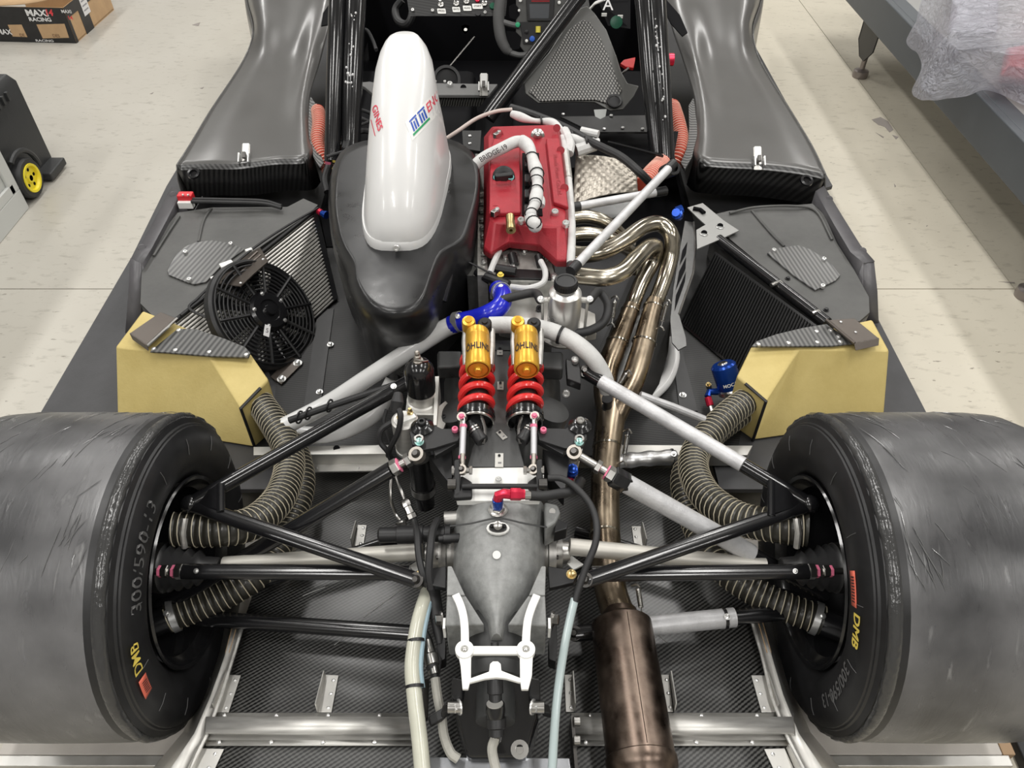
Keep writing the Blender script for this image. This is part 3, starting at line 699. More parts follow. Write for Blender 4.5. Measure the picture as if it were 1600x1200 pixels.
    hexnut(a_, d, .015, .014, pr_, STL); hexnut(a_+d*.012, d, .0135, .005, pr_, PNK, 'paint_mark'); MB().rod(a_, q, .0075).build('thread', STL, pr_); hexnut(a_+d*.028, d, .0125, .010, pr_, STL)
    rodend(q, -d, .0135, pr_, M('nickel rod end', (.40, .37, .33), .42, .9))
    # lower wishbone
    if s < 0: a_, b_, c_ = p(250, 962, .20), p(655, 990, .21), p(655, 830, .19)
    else: a_, b_, c_ = p(1290, 950, .22), p(898, 990, .22), p(900, 830, .19)
    lw = PT(MB().tube([a_, b_], .0155, 14, flat=.8).tube([a_, c_], .012, 12), 'lower_wishbone', BLK, '%s lower wishbone of black tube' % sd)
    if s > 0:
        u, v = b_.lerp(a_, .15), b_.lerp(a_, .63)
        MB().tube([u, v], .0185, 14).build('heat_sleeve', SWRAP, lw, 'silver heat sleeve'); clampring(b_.lerp(a_, .59), a_-b_, .0185, .006, lw, BLK)
    rodend(b_, a_-b_, .014, lw, DST)
    # brake ducts
    if s < 0:
        A_ = pl((372, 582, .21), (396, 615, .225), (425, 657, .24), (452, 712, .25), (440, 772, .29), (398, 815, .33), (345, 827, .36), (272, 827, .37))
        B_ = pl((380, 600, .18), (418, 640, .19), (456, 690, .19), (472, 755, .20), (447, 830, .21), (405, 895, .22), (340, 935, .22), (262, 966, .22))
    else:
        A_ = pl((1205, 590, .21), (1178, 617, .225), (1130, 655, .24), (1085, 712, .25), (1098, 768, .29), (1150, 808, .33), (1205, 820, .36), (1262, 827, .37))
        B_ = pl((1200, 605, .18), (1160, 645, .19), (1110, 685, .19), (1068, 745, .20), (1090, 830, .21), (1130, 890, .22), (1205, 938, .22), (1285, 970, .22))
    hose('brake_duct', A_, .031, .0125, car, DUCT, CREAM, 'upper ribbed black air hose to the %s rear brake' % sd)
    h = hose('brake_duct', B_, .027, .0125, car, DUCT, CREAM, 'lower ribbed black air hose to the %s rear brake' % sd)
    clampring(B_[-1].lerp(B_[-2], .12), B_[-1]-B_[-2], .030, .012, h)
    MB().tube([B_[-1], B_[-1]+(B_[-1]-B_[-2]).normalized()*.05], .026, 16).build('spigot', BLK, h)
    dr = PT(MB().tube([A_[-1]+V((s*-.03, 0, .034)), A_[-1]+V((s*-.028, -.02, .020)), A_[-1]+V((s*-.026, -.032, -.01))], .006, 8), 'duct_bracket', ALU, 'slotted bracket on the %s upper air hose' % sd)
# ------------------------------------------------------------ THE CAR: side boxes, coolers, fan, yellow ducts
def slab(px, z, t, name, mat, label=None, parent=None, bevel=.001):
    q = [p(x, y, z) for x, y in px]
    return MB().prism(q, (0, 0, -t)).build(name, mat, parent or car, label, bevel=bevel)
def deck(px, z, label):
    t = slab(px, z, .010, 'side_deck', MATT, label)
    q = [p(x, y, z) for x, y in px]
    b = MB(); b.grid([q+[q[0]], [V((v.x, v.y, .135)) for v in q+[q[0]]]]); b.build('deck_wall', MATT, t)
    return t
dl = deck([(219, 474), (221, 425), (243, 376), (277, 332), (332, 324), (449, 323), (474, 310), (497, 320), (484, 333), (408, 385), (276, 499), (250, 505)], .285, 'matt carbon triangular deck beside the left cooler')
dr = deck([(1119, 334), (1140, 329), (1270, 318), (1288, 335), (1308, 380), (1335, 422), (1358, 464), (1359, 488), (1343, 502), (1290, 500), (1224, 443), (1140, 373)], .285, 'matt carbon triangular deck beside the right radiator')
cl = slab([(261, 421), (275, 397), (291, 384), (307, 378), (332, 375), (360, 380), (382, 389), (345, 416), (322, 440), (303, 444), (290, 440), (263, 429)], .291, .005, 'cover_plate', CARBP, 'striped carbon cover plate', dl)
for x, y in ((361, 382), (290, 395), (296, 438)): fast('screw', p(x, y, .292), (0, 0, 1), .0065, dl)
cr = slab([(1199, 395), (1212, 388), (1247, 383), (1268, 390), (1301, 414), (1313, 430), (1306, 438), (1274, 453), (1240, 430)], .291, .005, 'cover_plate', CARBR, 'striped carbon cover plate', dr)
for x, y in ((1209, 392), (1287, 406), (1285, 448)): fast('screw', p(x, y, .292), (0, 0, 1), .0065, dr)
for x, y in ((1231, 435), (1291, 484)): fast('bolt', p(x, y, .287), (0, 0, 1), .005, dr, SAT)
# raised resin seams and a tuck along the decks
for P_, par in ((pl((330, 326, .287), (318, 345, .287), (310, 378, .287)), dl), (pl((1175, 330, .287), (1205, 365, .287), (1225, 385, .287)), dr), (pl((1140, 333, .29), (1180, 324, .294), (1240, 322, .294), (1275, 330, .288), (1300, 375, .287)), dr), (pl((280, 338, .288), (262, 365, .288), (240, 400, .288)), dl)):
    MB().tube(P_, .004, 8, sm=5).build('seam_ridge', MATT, par)
MB().lathe(p(266, 352, .25), p(258, 355, .30), [(0, .012), (.03, .010), (.034, .004)], 10).build('teal_patch', M('teal paint', (.10, .28, .25), .5, var=.4), dl, 'teal paint patch')
# left cooler: a leaning core of tubes
T0, T1, B1 = p(272, 503, .285), p(488, 333, .285), p(521, 472, .14)
u = (T1-T0).normalized(); L0 = (T1-T0).length; vd = B1-T1
nrm = u.cross(vd).normalized(); nrm = nrm if nrm.y < 0 or nrm.z > 0 else -nrm
if nrm.dot(CAM-T1) < 0: nrm = -nrm
ck = PT(MB().prism([T0-nrm*.03, T1-nrm*.03, T1+vd-nrm*.03, T0+vd-nrm*.03], nrm*.025), 'oil_cooler', DST, 'silver finned oil cooler leaning in the left side bay')
NT = 26
for i in range(NT):
    o_ = vd*((i+.5)/NT)
    b = MB().tube([T0+o_, T1+o_], .0032, 6); b.build('cooler_tube', ALU, ck)
MB().prism([T1-nrm*.03, T1+u*.02-nrm*.03, T1+u*.02+vd-nrm*.03, T1+vd-nrm*.03], nrm*.034).build('end_tank', SAT, ck)
MB().tube([T0+nrm*.004, T1+nrm*.004], .006, 8).build('top_rail', SAT, ck)
MB().tube([T0+u*.02+nrm*.012, T1+nrm*.012+u*.02], .004, 6).build('cable', RUB, ck)
# fan on the cooler face
def onplane(x, y, off):
    d = _d(x, y); P0 = T1+nrm*off; return CAM+d*((P0-CAM).dot(nrm)/d.dot(nrm))
fc = onplane(409, 493, .030); fr = .148
nrm0, u0 = nrm, u; nrm = (nrm+V((.33, 0, 0))).normalized(); u = (u-nrm*u.dot(nrm)).normalized(); fc = fc+nrm*.02
fv = nrm.cross(u).normalized()
fan = PT(MB().lathe(fc-nrm*.03, fc+nrm, [(0, fr+.008), (.022, fr+.008), (.03, fr+.002), (.030, fr-.006), (.0, fr-.008)], 56, False), 'cooling_fan', SAT, 'black round electric fan on the left cooler')
b = MB()
for k in range(9):
    r = fr*(.36+.62*k/8); b.tube([fc+nrm*.006+u*(r*math.cos(2*PI*i/48))+fv*(r*math.sin(2*PI*i/48)) for i in range(49)], .0026, 6, caps=False)
b.build('guard_rings', SAT, fan)
for k in range(10):
    a = 2*PI*k/10+.2; d = u*math.cos(a)+fv*math.sin(a)
    MB().tube([fc+nrm*.008+d*.05, fc+nrm*.008+d*(fr-.002)], .0045, 6).build('guard_rib', SAT if k not in (1, 8) else M('worn black', (.05, .05, .05), .4), fan)
    d2 = u*math.cos(a+.3)+fv*math.sin(a+.3); e = fv*math.cos(a+.3)-u*math.sin(a+.3)
    MB().prism([fc-nrm*.016+d*.05, fc-nrm*.016+d*(fr-.012), fc-nrm*.006+d2*(fr-.012)+e*.01, fc-nrm*.006+d2*.05], nrm*.002).build('blade', BLK, fan)
MB().lathe(fc-nrm*.02, fc+nrm, [(0, .055), (.036, .055), (.044, .048), (.044, .03), (.040, .028), (.040, .016), (.050, .014), (.051, .003)], 32).build('motor', BLK, fan)
for k in range(5):
    a = 2*PI*k/5; fast('bolt', fc+nrm*.024+(u*math.cos(a)+fv*math.sin(a))*.047, nrm, .004, fan)
lb = fc+nrm*.0255-fv*.0-u*.01
xv = V((1, 0, 0)); xv = (xv-nrm*xv.dot(nrm)).normalized(); yv = nrm.cross(xv)
lq = onplane(417, 517, .058)
MB().prism([lq+xv*a+yv*c for a, c in ((-.008, -.016), (.008, -.016), (.008, .016), (-.008, .016))], nrm*.001).build('label', LBL, fan)
text('5', .018, plane(lq+nrm*.001, xv, yv), DSTK, fan, 'lettering')
nrm, u = nrm0, u0
tp = PT(MB().prism(pl((332, 441, .298), (357, 415, .298), (406, 386, .298), (419, 408, .345), (396, 428, .350), (376, 447, .345)), (0, 0, -.003)), 'fan_plate', TAUP, 'taupe sheet bridging deck and fan')
for k in range(2): MB().tube([p(347+9*k, 443, .312+.01*k), p(402+5*k, 393+5*k, .312+.01*k)], .003, 6).build('rib', TAUP, tp)
for x, y in ((376, 442), (411, 405)): fast('rivet', p(x, y, .347), (0, 0, 1), .004, tp)
wir = PT(MB().tube(pl((497, 325, .30), (450, 352, .30), (400, 385, .31), (352, 425, .31), (310, 465, .30), (296, 482, .30), (330, 500, .29), (355, 520, .27)), .0035, 6, sm=6), 'fan_cable', RUB, 'black cable tied along the left cooler')
for x, y, l in ((389, 391, .012), (354, 413, .022), (335, 434, .012)): MB().box(p(x, y, .311), (l*1.6, l*.9, .008), Matrix.Rotation(rad(35), 3, 'Z')).build('white_tie', WPL, wir, bevel=.002)
# battery connector on the left
bc = PT(MB().box(p(291, 309, .31), (.045, .028, .03)), 'battery_connector', M('red plastic', (.62, .02, .03), .4), 'red battery plug at the front of the left deck', bevel=.004)
MB().box(p(291, 319, .297), (.044, .02, .022)).build('socket', WPL, bc, bevel=.002)
for k in range(2): MB().tube(pl((299, 311+4*k, .31), (350, 312+4*k, .31), (410, 314+4*k, .305), (440, 322+3*k, .30)), .0055, 8, sm=5).build('lead', RUB, bc)
for x in (286, 294): fast('screw', p(x, 305, .327), (0, 0, 1), .003, bc)

# right radiator
R0, R1 = p(1117, 392, .275), p(1282, 512, .275); Q0 = p(1062, 505, .14)
u2 = (R1-R0).normalized(); v2 = Q0-R0; n2 = u2.cross(v2).normalized()
if n2.dot(CAM-R0) < 0: n2 = -n2
rd = PT(MB().prism([R0-n2*.03, R1-n2*.03, R1+v2-n2*.03, R0+v2-n2*.03], n2*.028), 'radiator', BLK, 'black finned water radiator in the right side bay')
b = MB(); NF = 44
for i in range(NF):
    q = R0+(R1-R0)*((i+.5)/NF)
    b.box(q+v2*.5, (.003, .008, v2.length*.94), Matrix((u2, n2, v2.normalized())).transposed())
o = b.build('fins', M('black fins', (.005, .005, .005), .5, spec=.2), rd); o['kind'] = 'stuff'
MB().tube([p(1122, 374, .285), p(1292, 505, .285)], .016, 12).build('top_tank', BLK, rd)
MB().tube([p(1205, 446, .297), p(1218, 440, .297), p(1230, 452, .29)], .006, 8).build('clip', STL, rd)
MB().tube([p(1268, 490, .297), p(1278, 486, .297), p(1288, 498, .29)], .006, 8).build('clip', STL, rd)
rb = slab([(1074, 324), (1098, 317), (1150, 360), (1140, 368), (1126, 372), (1090, 340)], .292, .004, 'radiator_bracket', M('dull grey plate', (.34, .34, .33), .45, .5), 'pale metal bracket with a slot')
MB().tube(pl((1083, 326, .295), (1094, 328, .295), (1100, 333, .295)), .007, 8).build('slot', VOID, rb)
rb2 = slab([(1088, 359), (1123, 339), (1155, 360), (1131, 371), (1089, 389)], .297, .004, 'radiator_bracket', M('dull grey plate', (.34, .34, .33)), 'pale metal cross bracket with two holes')
for x, y in ((1100, 365), (1125, 354)): MB().lathe(p(x, y, .294), p(x, y, .40), [(0, .010), (.0045, .010), (.0045, .007)], 16).build('hole', VOID, rb2); 
for x, y in ((1100, 365), (1125, 354)): MB().tube([p(x, y, .2985)+V((.0105*math.cos(2*PI*i/16), .0105*math.sin(2*PI*i/16), 0)) for i in range(17)], .0012, 6).build('ring', RIVM, rb2)
# upright heat shield beside the exhaust
hs = slab([(1070, 345), (1084, 347), (1087, 387), (1083, 427), (1061, 490), (1072, 527), (1073, 540), (1060, 547), (1050, 535), (1047, 500), (1052, 450), (1062, 390)], .265, .004, 'heat_shield', M('dull steel sheet', (.13, .13, .128), .32, .7, var=.2), 'steel heat shield with triangular slots')
for q in ([(1066, 392), (1074, 378), (1072, 396), (1062, 414)], [(1061, 425), (1072, 402), (1071, 420), (1056, 452)], [(1056, 462), (1072, 424), (1070, 440), (1054, 486)]):
    MB().prism(pl(*[(x, y, .2665) for x, y in q]), (0, 0, .0015)).build('slot', VOID, hs)
MB().tube(pl((1084, 347, .266), (1087, 387, .266), (1083, 427, .266), (1061, 490, .266)), .003, 6).build('rolled_edge', STL, hs)
# yellow aramid duct blocks
def hull(pts, name, mat, label, bevel=.006):
    bm = bmesh.new(); vs_ = [bm.verts.new(q) for q in pts]; bmesh.ops.convex_hull(bm, input=vs_)
    bmesh.ops.dissolve_limit(bm, angle_limit=rad(4), verts=bm.verts, edges=bm.edges)
    me = bpy.data.meshes.new(name); bm.to_mesh(me); bm.free(); me.materials.append(mat); o = bpy.data.objects.new(name, me); C.objects.link(o); adopt(o, car); o['label'] = label
    me.shade_smooth(); me.set_sharp_from_angle(angle=rad(25))
    md = o.modifiers.new('b', 'BEVEL'); md.width = bevel; md.segments = 3; md.harden_normals = True; md.limit_method = 'ANGLE'; md.angle_limit = rad(15)
    return o
def yblock(a, b_, c, d, e, f, fb, bb, label):
    A_, B_, C_, D_, E_, F_ = p(*a, .305), p(*b_, .30), p(*c, .30), p(*d, .295), p(*e, .285), p(*f, .270)
    Bb = p(*bb, .132); Fb = V((F_.x, F_.y, .132))
    dn = lambda q, dx=0: V((q.x+dx, q.y, .132))
    v = [A_, B_, C_, D_, E_, F_, Bb, Fb, dn(A_), dn(D_), dn(E_)]
    o = MB(); o.ring(v)
    for f_ in ((0, 1, 2), (0, 2, 3), (2, 5, 4), (2, 4, 3), (1, 6, 7, 5, 2), (0, 8, 6, 1), (5, 7, 10, 4), (4, 10, 9, 3), (3, 9, 8, 0), (6, 8, 9, 10, 7)): o.face(*f_)
    o = o.build('duct_block', YEL, car, label, bevel=.006, sharp=12, seg=3); o.modifiers['b'].angle_limit = rad(12)
    MB().tube([E_.lerp(F_, .3), F_, Fb], .004, 6).build('edge_trim', SAT, o); return o
yl = yblock((222, 485), (180, 541), (329, 557), (392, 553), (420, 593), (376, 638), (392, 735), (183, 665), 'yellow aramid duct block ahead of the left rear tyre')
yr = yblock((1364, 499), (1390, 547), (1247, 545), (1174, 541), (1151, 588), (1197, 627), (1170, 735), (1381, 660), 'yellow aramid duct block ahead of the right rear tyre')
cpl = slab([(234, 549), (278, 513), (307, 514), (351, 529), (383, 542), (391, 551), (388, 558), (330, 556), (256, 550)], .312, .005, 'duct_plate', CARBP, 'striped carbon plate riveted over the left yellow block')
for x, y in ((279, 516), (240, 545), (274, 547), (327, 550), (385, 554)): fast('rivet', p(x, y, .313), (0, 0, 1), .0065, cpl)
cpr = slab([(1174, 541), (1182, 533), (1213, 522), (1255, 512), (1291, 506), (1336, 536), (1300, 540)], .312, .005, 'duct_plate', CARBR, 'striped carbon plate riveted over the right yellow block')
for x, y in ((1185, 538), (1232, 536), (1277, 535), (1313, 534), (1276, 518), (1298, 516), (1310, 526)): fast('rivet', p(x, y, .313), (0, 0, 1), .0065, cpr)
def tbrk(px, lip, label, side):
    q = [p(x, y, .325) for x, y in px]; l = [p(x, y, .315) for x, y in lip]
    t = PT(MB().prism(q, (0, 0, -.004)), 'duct_bracket', TAUP, label, bevel=.0015)
    MB().prism([q[0], q[3], l[1], l[0]], (0, .004, 0)).build('front_lip', TAUP, t, bevel=.001)
    MB().tube([q[2]+V((0, 0, .001)), q[3]+V((0, 0, .001))], .004, 6).build('rolled_edge', STL if side < 0 else TAUP, t)
    return t
t_ = tbrk([(202, 521), (251, 487), (277, 498), (230, 541)], [(207, 531), (232, 549)], 'folded taupe bracket over the left yellow block', -1)
t_ = tbrk([(1374, 529), (1335, 497), (1291, 500), (1335, 537)], [(1373, 540), (1337, 548)], 'folded taupe bracket over the right yellow block', 1)
for x, y in ((1314, 503), (1337, 519)): fast('rivet', p(x, y, .326), (0, 0, 1), .004, t_)
# blue fuel pump
a = p(1129, 568, .24); b_ = p(1143, 612, .175); d = (b_-a).normalized()
fp = PT(MB().lathe(a, b_, [(0, .012), (.001, .026), (.006, .031), (.06, .031), (.066, .030)], 28), 'fuel_filter', BLUA, 'blue anodised filter canister lying ahead of the right ducts')
MB().lathe(a+d*.066, b_+d, [(0, .030), (.004, .033), (.014, .033), (.016, .02), (.03, .016)], 24).build('cap', STL, fp)
MB().lathe(a-d*.003, b_, [(0, .010), (.004, .014)], 16).build('end_boss', STL, fp)
fx = V((1, 0, 0)); fx = (fx-d*fx.dot(d)).normalized(); fn = d.cross(fx); fn = fn if fn.z > 0 else -fn
mid = a+d*.05
text('MOCAL', .012, lambda u_, v_: mid-d*v_*-1*-1+(fx*math.sin(u_/.031)+fn*math.cos(u_/.031))*.0315, WPR, fp, bold=.03)
k = p(1108, 622, .17)
MB().tube([p(1126, 612, .17), p(1108, 612, .17), p(1106, 620, .165)], .009, 10).build('blue_elbow', BLUA, fp); MB().tube([p(1106, 621, .165), p(1110, 634, .155)], .009, 10).build('red_collar', REDA, fp); MB().tube([p(1110, 634, .155), p(1116, 655, .145)], .006, 8).build('braided_hose', STL, fp)
MB().lathe(p(1108, 606, .175), p(1106, 596, .20), [(0, .007), (.014, .007), (.014, .004), (.02, .004)], 8).build('banjo_bolt', BRS, fp)
# ------------------------------------------------------------ THE CAR: engine, intake, exhaust
eb = PT(MB().prism([V(q) for q in ((-.08, .66, .15), (.12, .66, .15), (.12, 1.22, .15), (-.08, 1.22, .15))], (0, 0, .34)), 'engine_block', M('dull cast aluminium', (.20, .20, .19), .45, .7, var=.3, vs=20), 'dull metal engine block under the red cover')
F_ = [(756, 215), (768, 199), (866, 196), (877, 203), (884, 280), (891, 350), (886, 418), (868, 418), (841, 394), (796, 388), (766, 406), (755, 398)]
G_ = [(757, 213), (769, 198), (866, 195), (877, 202), (884, 278), (891, 345), (887, 408), (870, 408), (843, 384), (795, 379), (767, 397), (756, 388)]
T_ = [(763, 214), (773, 199), (862, 196), (872, 202), (879, 275), (884, 330), (882, 352), (870, 354), (843, 353), (797, 350), (773, 347), (766, 340)]
vc = PT(MB().loft([pl(*[(x, y, .520) for x, y in F_]), pl(*[(x, y, .545) for x, y in G_]), pl(*[(x, y, .588) for x, y in T_])]), 'valve_cover', RED, 'red crackle-painted engine valve cover', bevel=.005, seg=3)
for q in ([(766, 240), (772, 222), (812, 228), (814, 338), (764, 340)], [(853, 222), (874, 222), (888, 330), (864, 322)]):
    MB().prism(pl(*[(x, y, .588) for x, y in q]), (0, 0, .012)).build('raised_bank', RED, vc, bevel=.004)
text('Honda Motor Co.,Ltd.', .015, plane(p(871, 272, .6005), V((.02, -1, 0)), V((1, .02, 0))), M('embossed red', (.30, .012, .02), .5), vc, sx=1.4)
MB().prism(pl((816, 240, .5885), (842, 240, .5885), (848, 338, .5885), (816, 338, .5885)), (0, 0, .002)).build('coil_recess', VOID, vc)
for y in (258, 282, 306, 330): MB().box(p(829, y, .600), (.030, .034, .018)).build('ignition_coil', SAT, vc, bevel=.004)
for x, y in ((777, 211), (774, 332)):
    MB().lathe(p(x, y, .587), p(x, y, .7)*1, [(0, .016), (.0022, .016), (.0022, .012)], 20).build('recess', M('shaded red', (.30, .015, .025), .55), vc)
    MB().box(p(x, y, .602), (.012, .022, .014), Matrix.Rotation(rad(-40), 3, 'Z')).build('bracket_clip', STL, vc, bevel=.002); fast('screw', p(x+3, y-4, .608), (0, 0, 1), .005, vc)
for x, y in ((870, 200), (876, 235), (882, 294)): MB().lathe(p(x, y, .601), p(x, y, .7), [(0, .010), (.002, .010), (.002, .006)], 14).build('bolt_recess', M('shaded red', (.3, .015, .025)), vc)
MB().lathe(p(840, 212, .588), p(840, 212, .7), [(0, .018), (.006, .018), (.010, .011), (.016, .009), (.020, .004), (.032, .0035), (.033, .001)], 20).build('breather_stud', STL, vc)
for x, y in ((814, 346), (867, 333), (884, 351)): fast('screw', p(x, y, .592), (0, -.3, 1), .0085, vc)
MB().lathe(p(797, 338, .606), p(798, 354, .600), [(0, .010), (.028, .010), (.030, .011), (.044, .011), (.044, .004), (.036, .003)], 16).build('vent_nozzle', BRS, vc)
oc = MB().lathe(p(787, 277, .598), p(787, 277, .7), [(0, .026), (.008, .027), (.014, .026), (.016, .022), (.016, .012), (.020, .011), (.020, .001)], 32).build('oil_cap', SAT, vc, 'black oil filler cap with teal marks')
MB().box(p(787, 276, .622), (.044, .014, .016), Matrix.Rotation(rad(12), 3, 'Z')).build('grip', SAT, vc, bevel=.004)
TEAL = M('teal print', (.20, .55, .55), .5)
for a0, a1 in ((150, 215), (320, 400)):
    MB().tube([p(787, 277, .6145)+V((.023*math.cos(rad(a)), .023*math.sin(rad(a)), 0)) for a in range(a0, a1, 8)], .0014, 5).build('teal_mark', TEAL, vc)
MB().tube([p(797, 278, .6185)+V((.006*math.cos(rad(a)), .006*math.sin(rad(a)), 0)) for a in range(0, 361, 30)], .0012, 5).build('teal_mark', TEAL, vc)
# wrapped wiring loom over the cover
lm = PT(MB().tube(pl((738, 262, .60), (757, 246, .615), (782, 233, .63), (805, 222, .635), (822, 222, .635)), .0145, 14, sm=8), 'engine_loom', WRAP, 'thick white wrapped wiring loom over the red cover')
MB().tube(pl((815, 220, .635), (827, 232, .635), (834, 255, .633), (839, 275, .63), (839, 300, .63), (836, 318, .628), (829, 334, .622), (834, 353, .615)), lambda t: .0155-.003*t+.002*math.sin(t*22), 14, sm=8).build('loom_branch', WRAP, lm)
MB().tube(pl((838, 300, .628), (846, 312, .625), (846, 322, .62)), .008, 10, sm=5).build('loom_branch', WRAP, lm); MB().sphere(p(836, 352, .615), .016, 12, 8).build('loom_end', WRAP, lm)
for x, y, r in ((831, 247, .0165), (838, 283, .0165), (838, 298, .0155), (836, 318, .0145), (830, 333, .0135), (834, 347, .016), (839, 271, .016)): MB().tube([p(x, y, .632)+V((r*math.cos(a), .0, r*math.sin(a))) for a in [2*PI*i/14 for i in range(15)]], .0016, 5).build('cable_tie', SAT, lm)
d1 = p(798, 226, .648)-p(752, 250, .628)
text('BRIDGE-19', .018, plane(p(771, 240, .6335), d1, V((.35, .75, .5)), .002), DSTK, lm, bold=.015, sx=.9)
# white hoses along the right of the cover and loom behind it
tb_ = PT(MB().tube(pl((878, 215, .56), (883, 235, .56), (888, 280, .56), (893, 350, .56), (892, 412, .55)), .0095, 12, sm=6), 'heat_wrapped_hose', WRAP, 'white sleeved hose beside the red cover')
MB().tube(pl((883, 237, .561), (888, 280, .561)), .0105, 12).build('metal_sleeve', ALU, tb_); MB().rod(p(892, 412, .55), p(891, 428, .54), .010).build('black_end', RUB, tb_)
lb_ = PT(MB().tube(pl((800, 178, .55), (830, 188, .55), (862, 192, .55), (885, 210, .55), (905, 220, .55), (935, 222, .54)), lambda t: .010+.003*math.sin(t*19), 12, sm=6), 'rear_loom', WRAP, 'white taped loom behind the red cover')
MB().tube(pl((882, 205, .56), (890, 225, .56), (888, 240, .55)), .014, 10, sm=4).build('loom_branch', WRAP, lb_); MB().tube(pl((908, 204, .54), (935, 210, .54)), .011, 10).build('white_plug', WRAP, lb_); MB().tube(pl((900, 235, .53), (930, 225, .54)), .018, 10).build('foil_wrap', WRAP, lb_)
for x, y in ((845, 190), (893, 212), (915, 221)): MB().lathe(p(x, y, .55)-V((.002, 0, 0)), p(x, y, .55)+V((1, .2, 0)), [(0, .0145), (.004, .0145)], 14).build('cable_tie', SAT, lb_)
PT(MB().tube(pl((695, 218, .50), (715, 205, .52), (745, 185, .54), (775, 174, .55), (800, 171, .55)), .0055, 10, sm=6), 'breather_tube', M('pinkish tube', (.55, .47, .43), .45), 'pale tube running behind the white scoop')
PT(MB().tube(pl((798, 168, .54), (830, 178, .54), (880, 198, .55), (930, 225, .55), (970, 245, .54), (1000, 270, .52), (1015, 285, .48)), .011, 10, sm=6), 'black_loom', RUB, 'thick black sleeved loom behind the engine')
# engine end details
he = PT(MB().prism(pl((775, 398, .50), (800, 388, .50), (835, 390, .50), (862, 412, .50), (870, 440, .50), (765, 440, .50)), (0, 0, -.05)), 'cylinder_head', M('bright cast aluminium', (.50, .50, .47), .4, .45, var=.25, vs=30), 'bright cast end of the cylinder head')
for x, y, r in ((803, 398, .010), (820, 392, .007), (790, 402, .009), (850, 404, .009), (866, 432, .008), (800, 415, .008)): fast('bolt', p(x, y, .502), (0, 0, 1), r*.8, he)
MB().prism(pl((775, 418, .505), (858, 422, .505), (862, 436, .505), (776, 434, .505)), (0, 0, -.02)).build('connector_rail', SAT, he, bevel=.002)
for x, y in ((800, 408), (842, 410)): MB().rod(p(x, y-10, .515), p(x+4, y+6, .505), .011).build('sensor_body', SAT, he)
MB().prism(pl((747, 300, .51), (757, 300, .51), (762, 430, .51), (746, 430, .51)), (0, 0, -.2)).build('side_flange', ALU, he)
for k in range(9): fast('bolt', p(751+.6*k, 305+13*k, .514), (-.3, 0, 1), .005, he)
PT(MB().tube(pl((845, 408, .53), (852, 425, .53), (848, 442, .52), (825, 450, .515), (798, 448, .51)), .0065, 10, sm=6), 'sensor_lead', WRAP, 'white sleeved sensor lead')
PT(MB().tube(pl((780, 392, .53), (772, 410, .53), (766, 425, .52)), .007, 10, sm=4), 'sensor_lead', WRAP)
for q in (pl((770, 418, .52), (806, 424, .52)), pl((758, 432, .51), (795, 445, .51)), pl((745, 425, .50), (768, 440, .50))): PT(MB().tube(q, .010, 10), 'plug_connector', SAT, 'black wiring plug at the end of the engine')
PT(MB().tube(pl((690, 420, .50), (705, 411, .52), (725, 408, .53), (745, 416, .52), (775, 432, .50)), .0022, 6, sm=6), 'thin_wire', RUB)
PT(MB().tube(pl((800, 432, .50), (818, 436, .50), (830, 446, .49)), .0025, 6, sm=4), 'thin_wire', RUB)
fast('bolt', p(782, 429, .52), (0, 0, 1), .005, he, YPNT)
# white stays
for a_, b_, lab in ((p(1044, 264, .60), p(902, 413, .585), 'long white sleeved stay rod across the headers'), (p(1024, 301, .52), p(906, 322, .52), 'short white sleeved stay rod behind the headers')):
    t = PT(MB().tube([a_, b_], .0105, 12), 'stay_rod', SWRAP, lab); d = (b_-a_).normalized()
    MB().rod(a_, a_-d*.03, .012).build('black_end', SAT, t); MB().rod(b_, b_+d*.028, .012).build('black_end', SAT, t)
cy = PT(MB().lathe(p(1050, 264, .585), p(1050, 264, .585)+V((.1, -.5, .4)), [(-.05, .018), (.012, .018), (.014, .016), (.014, .010), (.002, .009)], 18), 'stay_socket', BLK, 'open black tube end at the roll hoop foot')
# embossed heat pad
def padmat():
    mt = bpy.data.materials.new('embossed foil pad'); mt.use_nodes = True; N = mt.node_tree.nodes; L = mt.node_tree.links; b = N['Principled BSDF']
    b.inputs['Base Color'].default_value = (.50, .46, .40, 1); b.inputs['Metallic'].default_value = .75; b.inputs['Roughness'].default_value = .42; return mt
PADF = padmat()
q4 = [p(900, 243, .50), p(993, 258, .50), p(996, 300, .45), p(894, 320, .47)]
rows = []
for j in range(49):
    t = j/48; r = []
    for i in range(61):
        s_ = i/60; q = q4[0].lerp(q4[1], s_).lerp(q4[3].lerp(q4[2], s_), t)
        k = max(0, abs(math.sin(t*PI*10)))**.5*max(0, math.sin(s_*PI*14+(int(t*10) % 2)*PI))**.35
        q = q+V((0, -.4, 1))*(.0028*k+.012*math.sin(PI*s_)); r.append(q)
    rows.append(r)
PT(MB().grid(rows), 'heat_pad', PADF, 'embossed silver heat shield pad behind the headers', solid=.002, sharp=0)
PT(MB().prism(pl((905, 325, .42), (985, 305, .42), (985, 330, .42), (940, 350, .42)), (0, 0, .003)), 'heat_sheet', M('dull steel sheet', (.3, .3, .29)), 'plain steel sheet under the short stay')
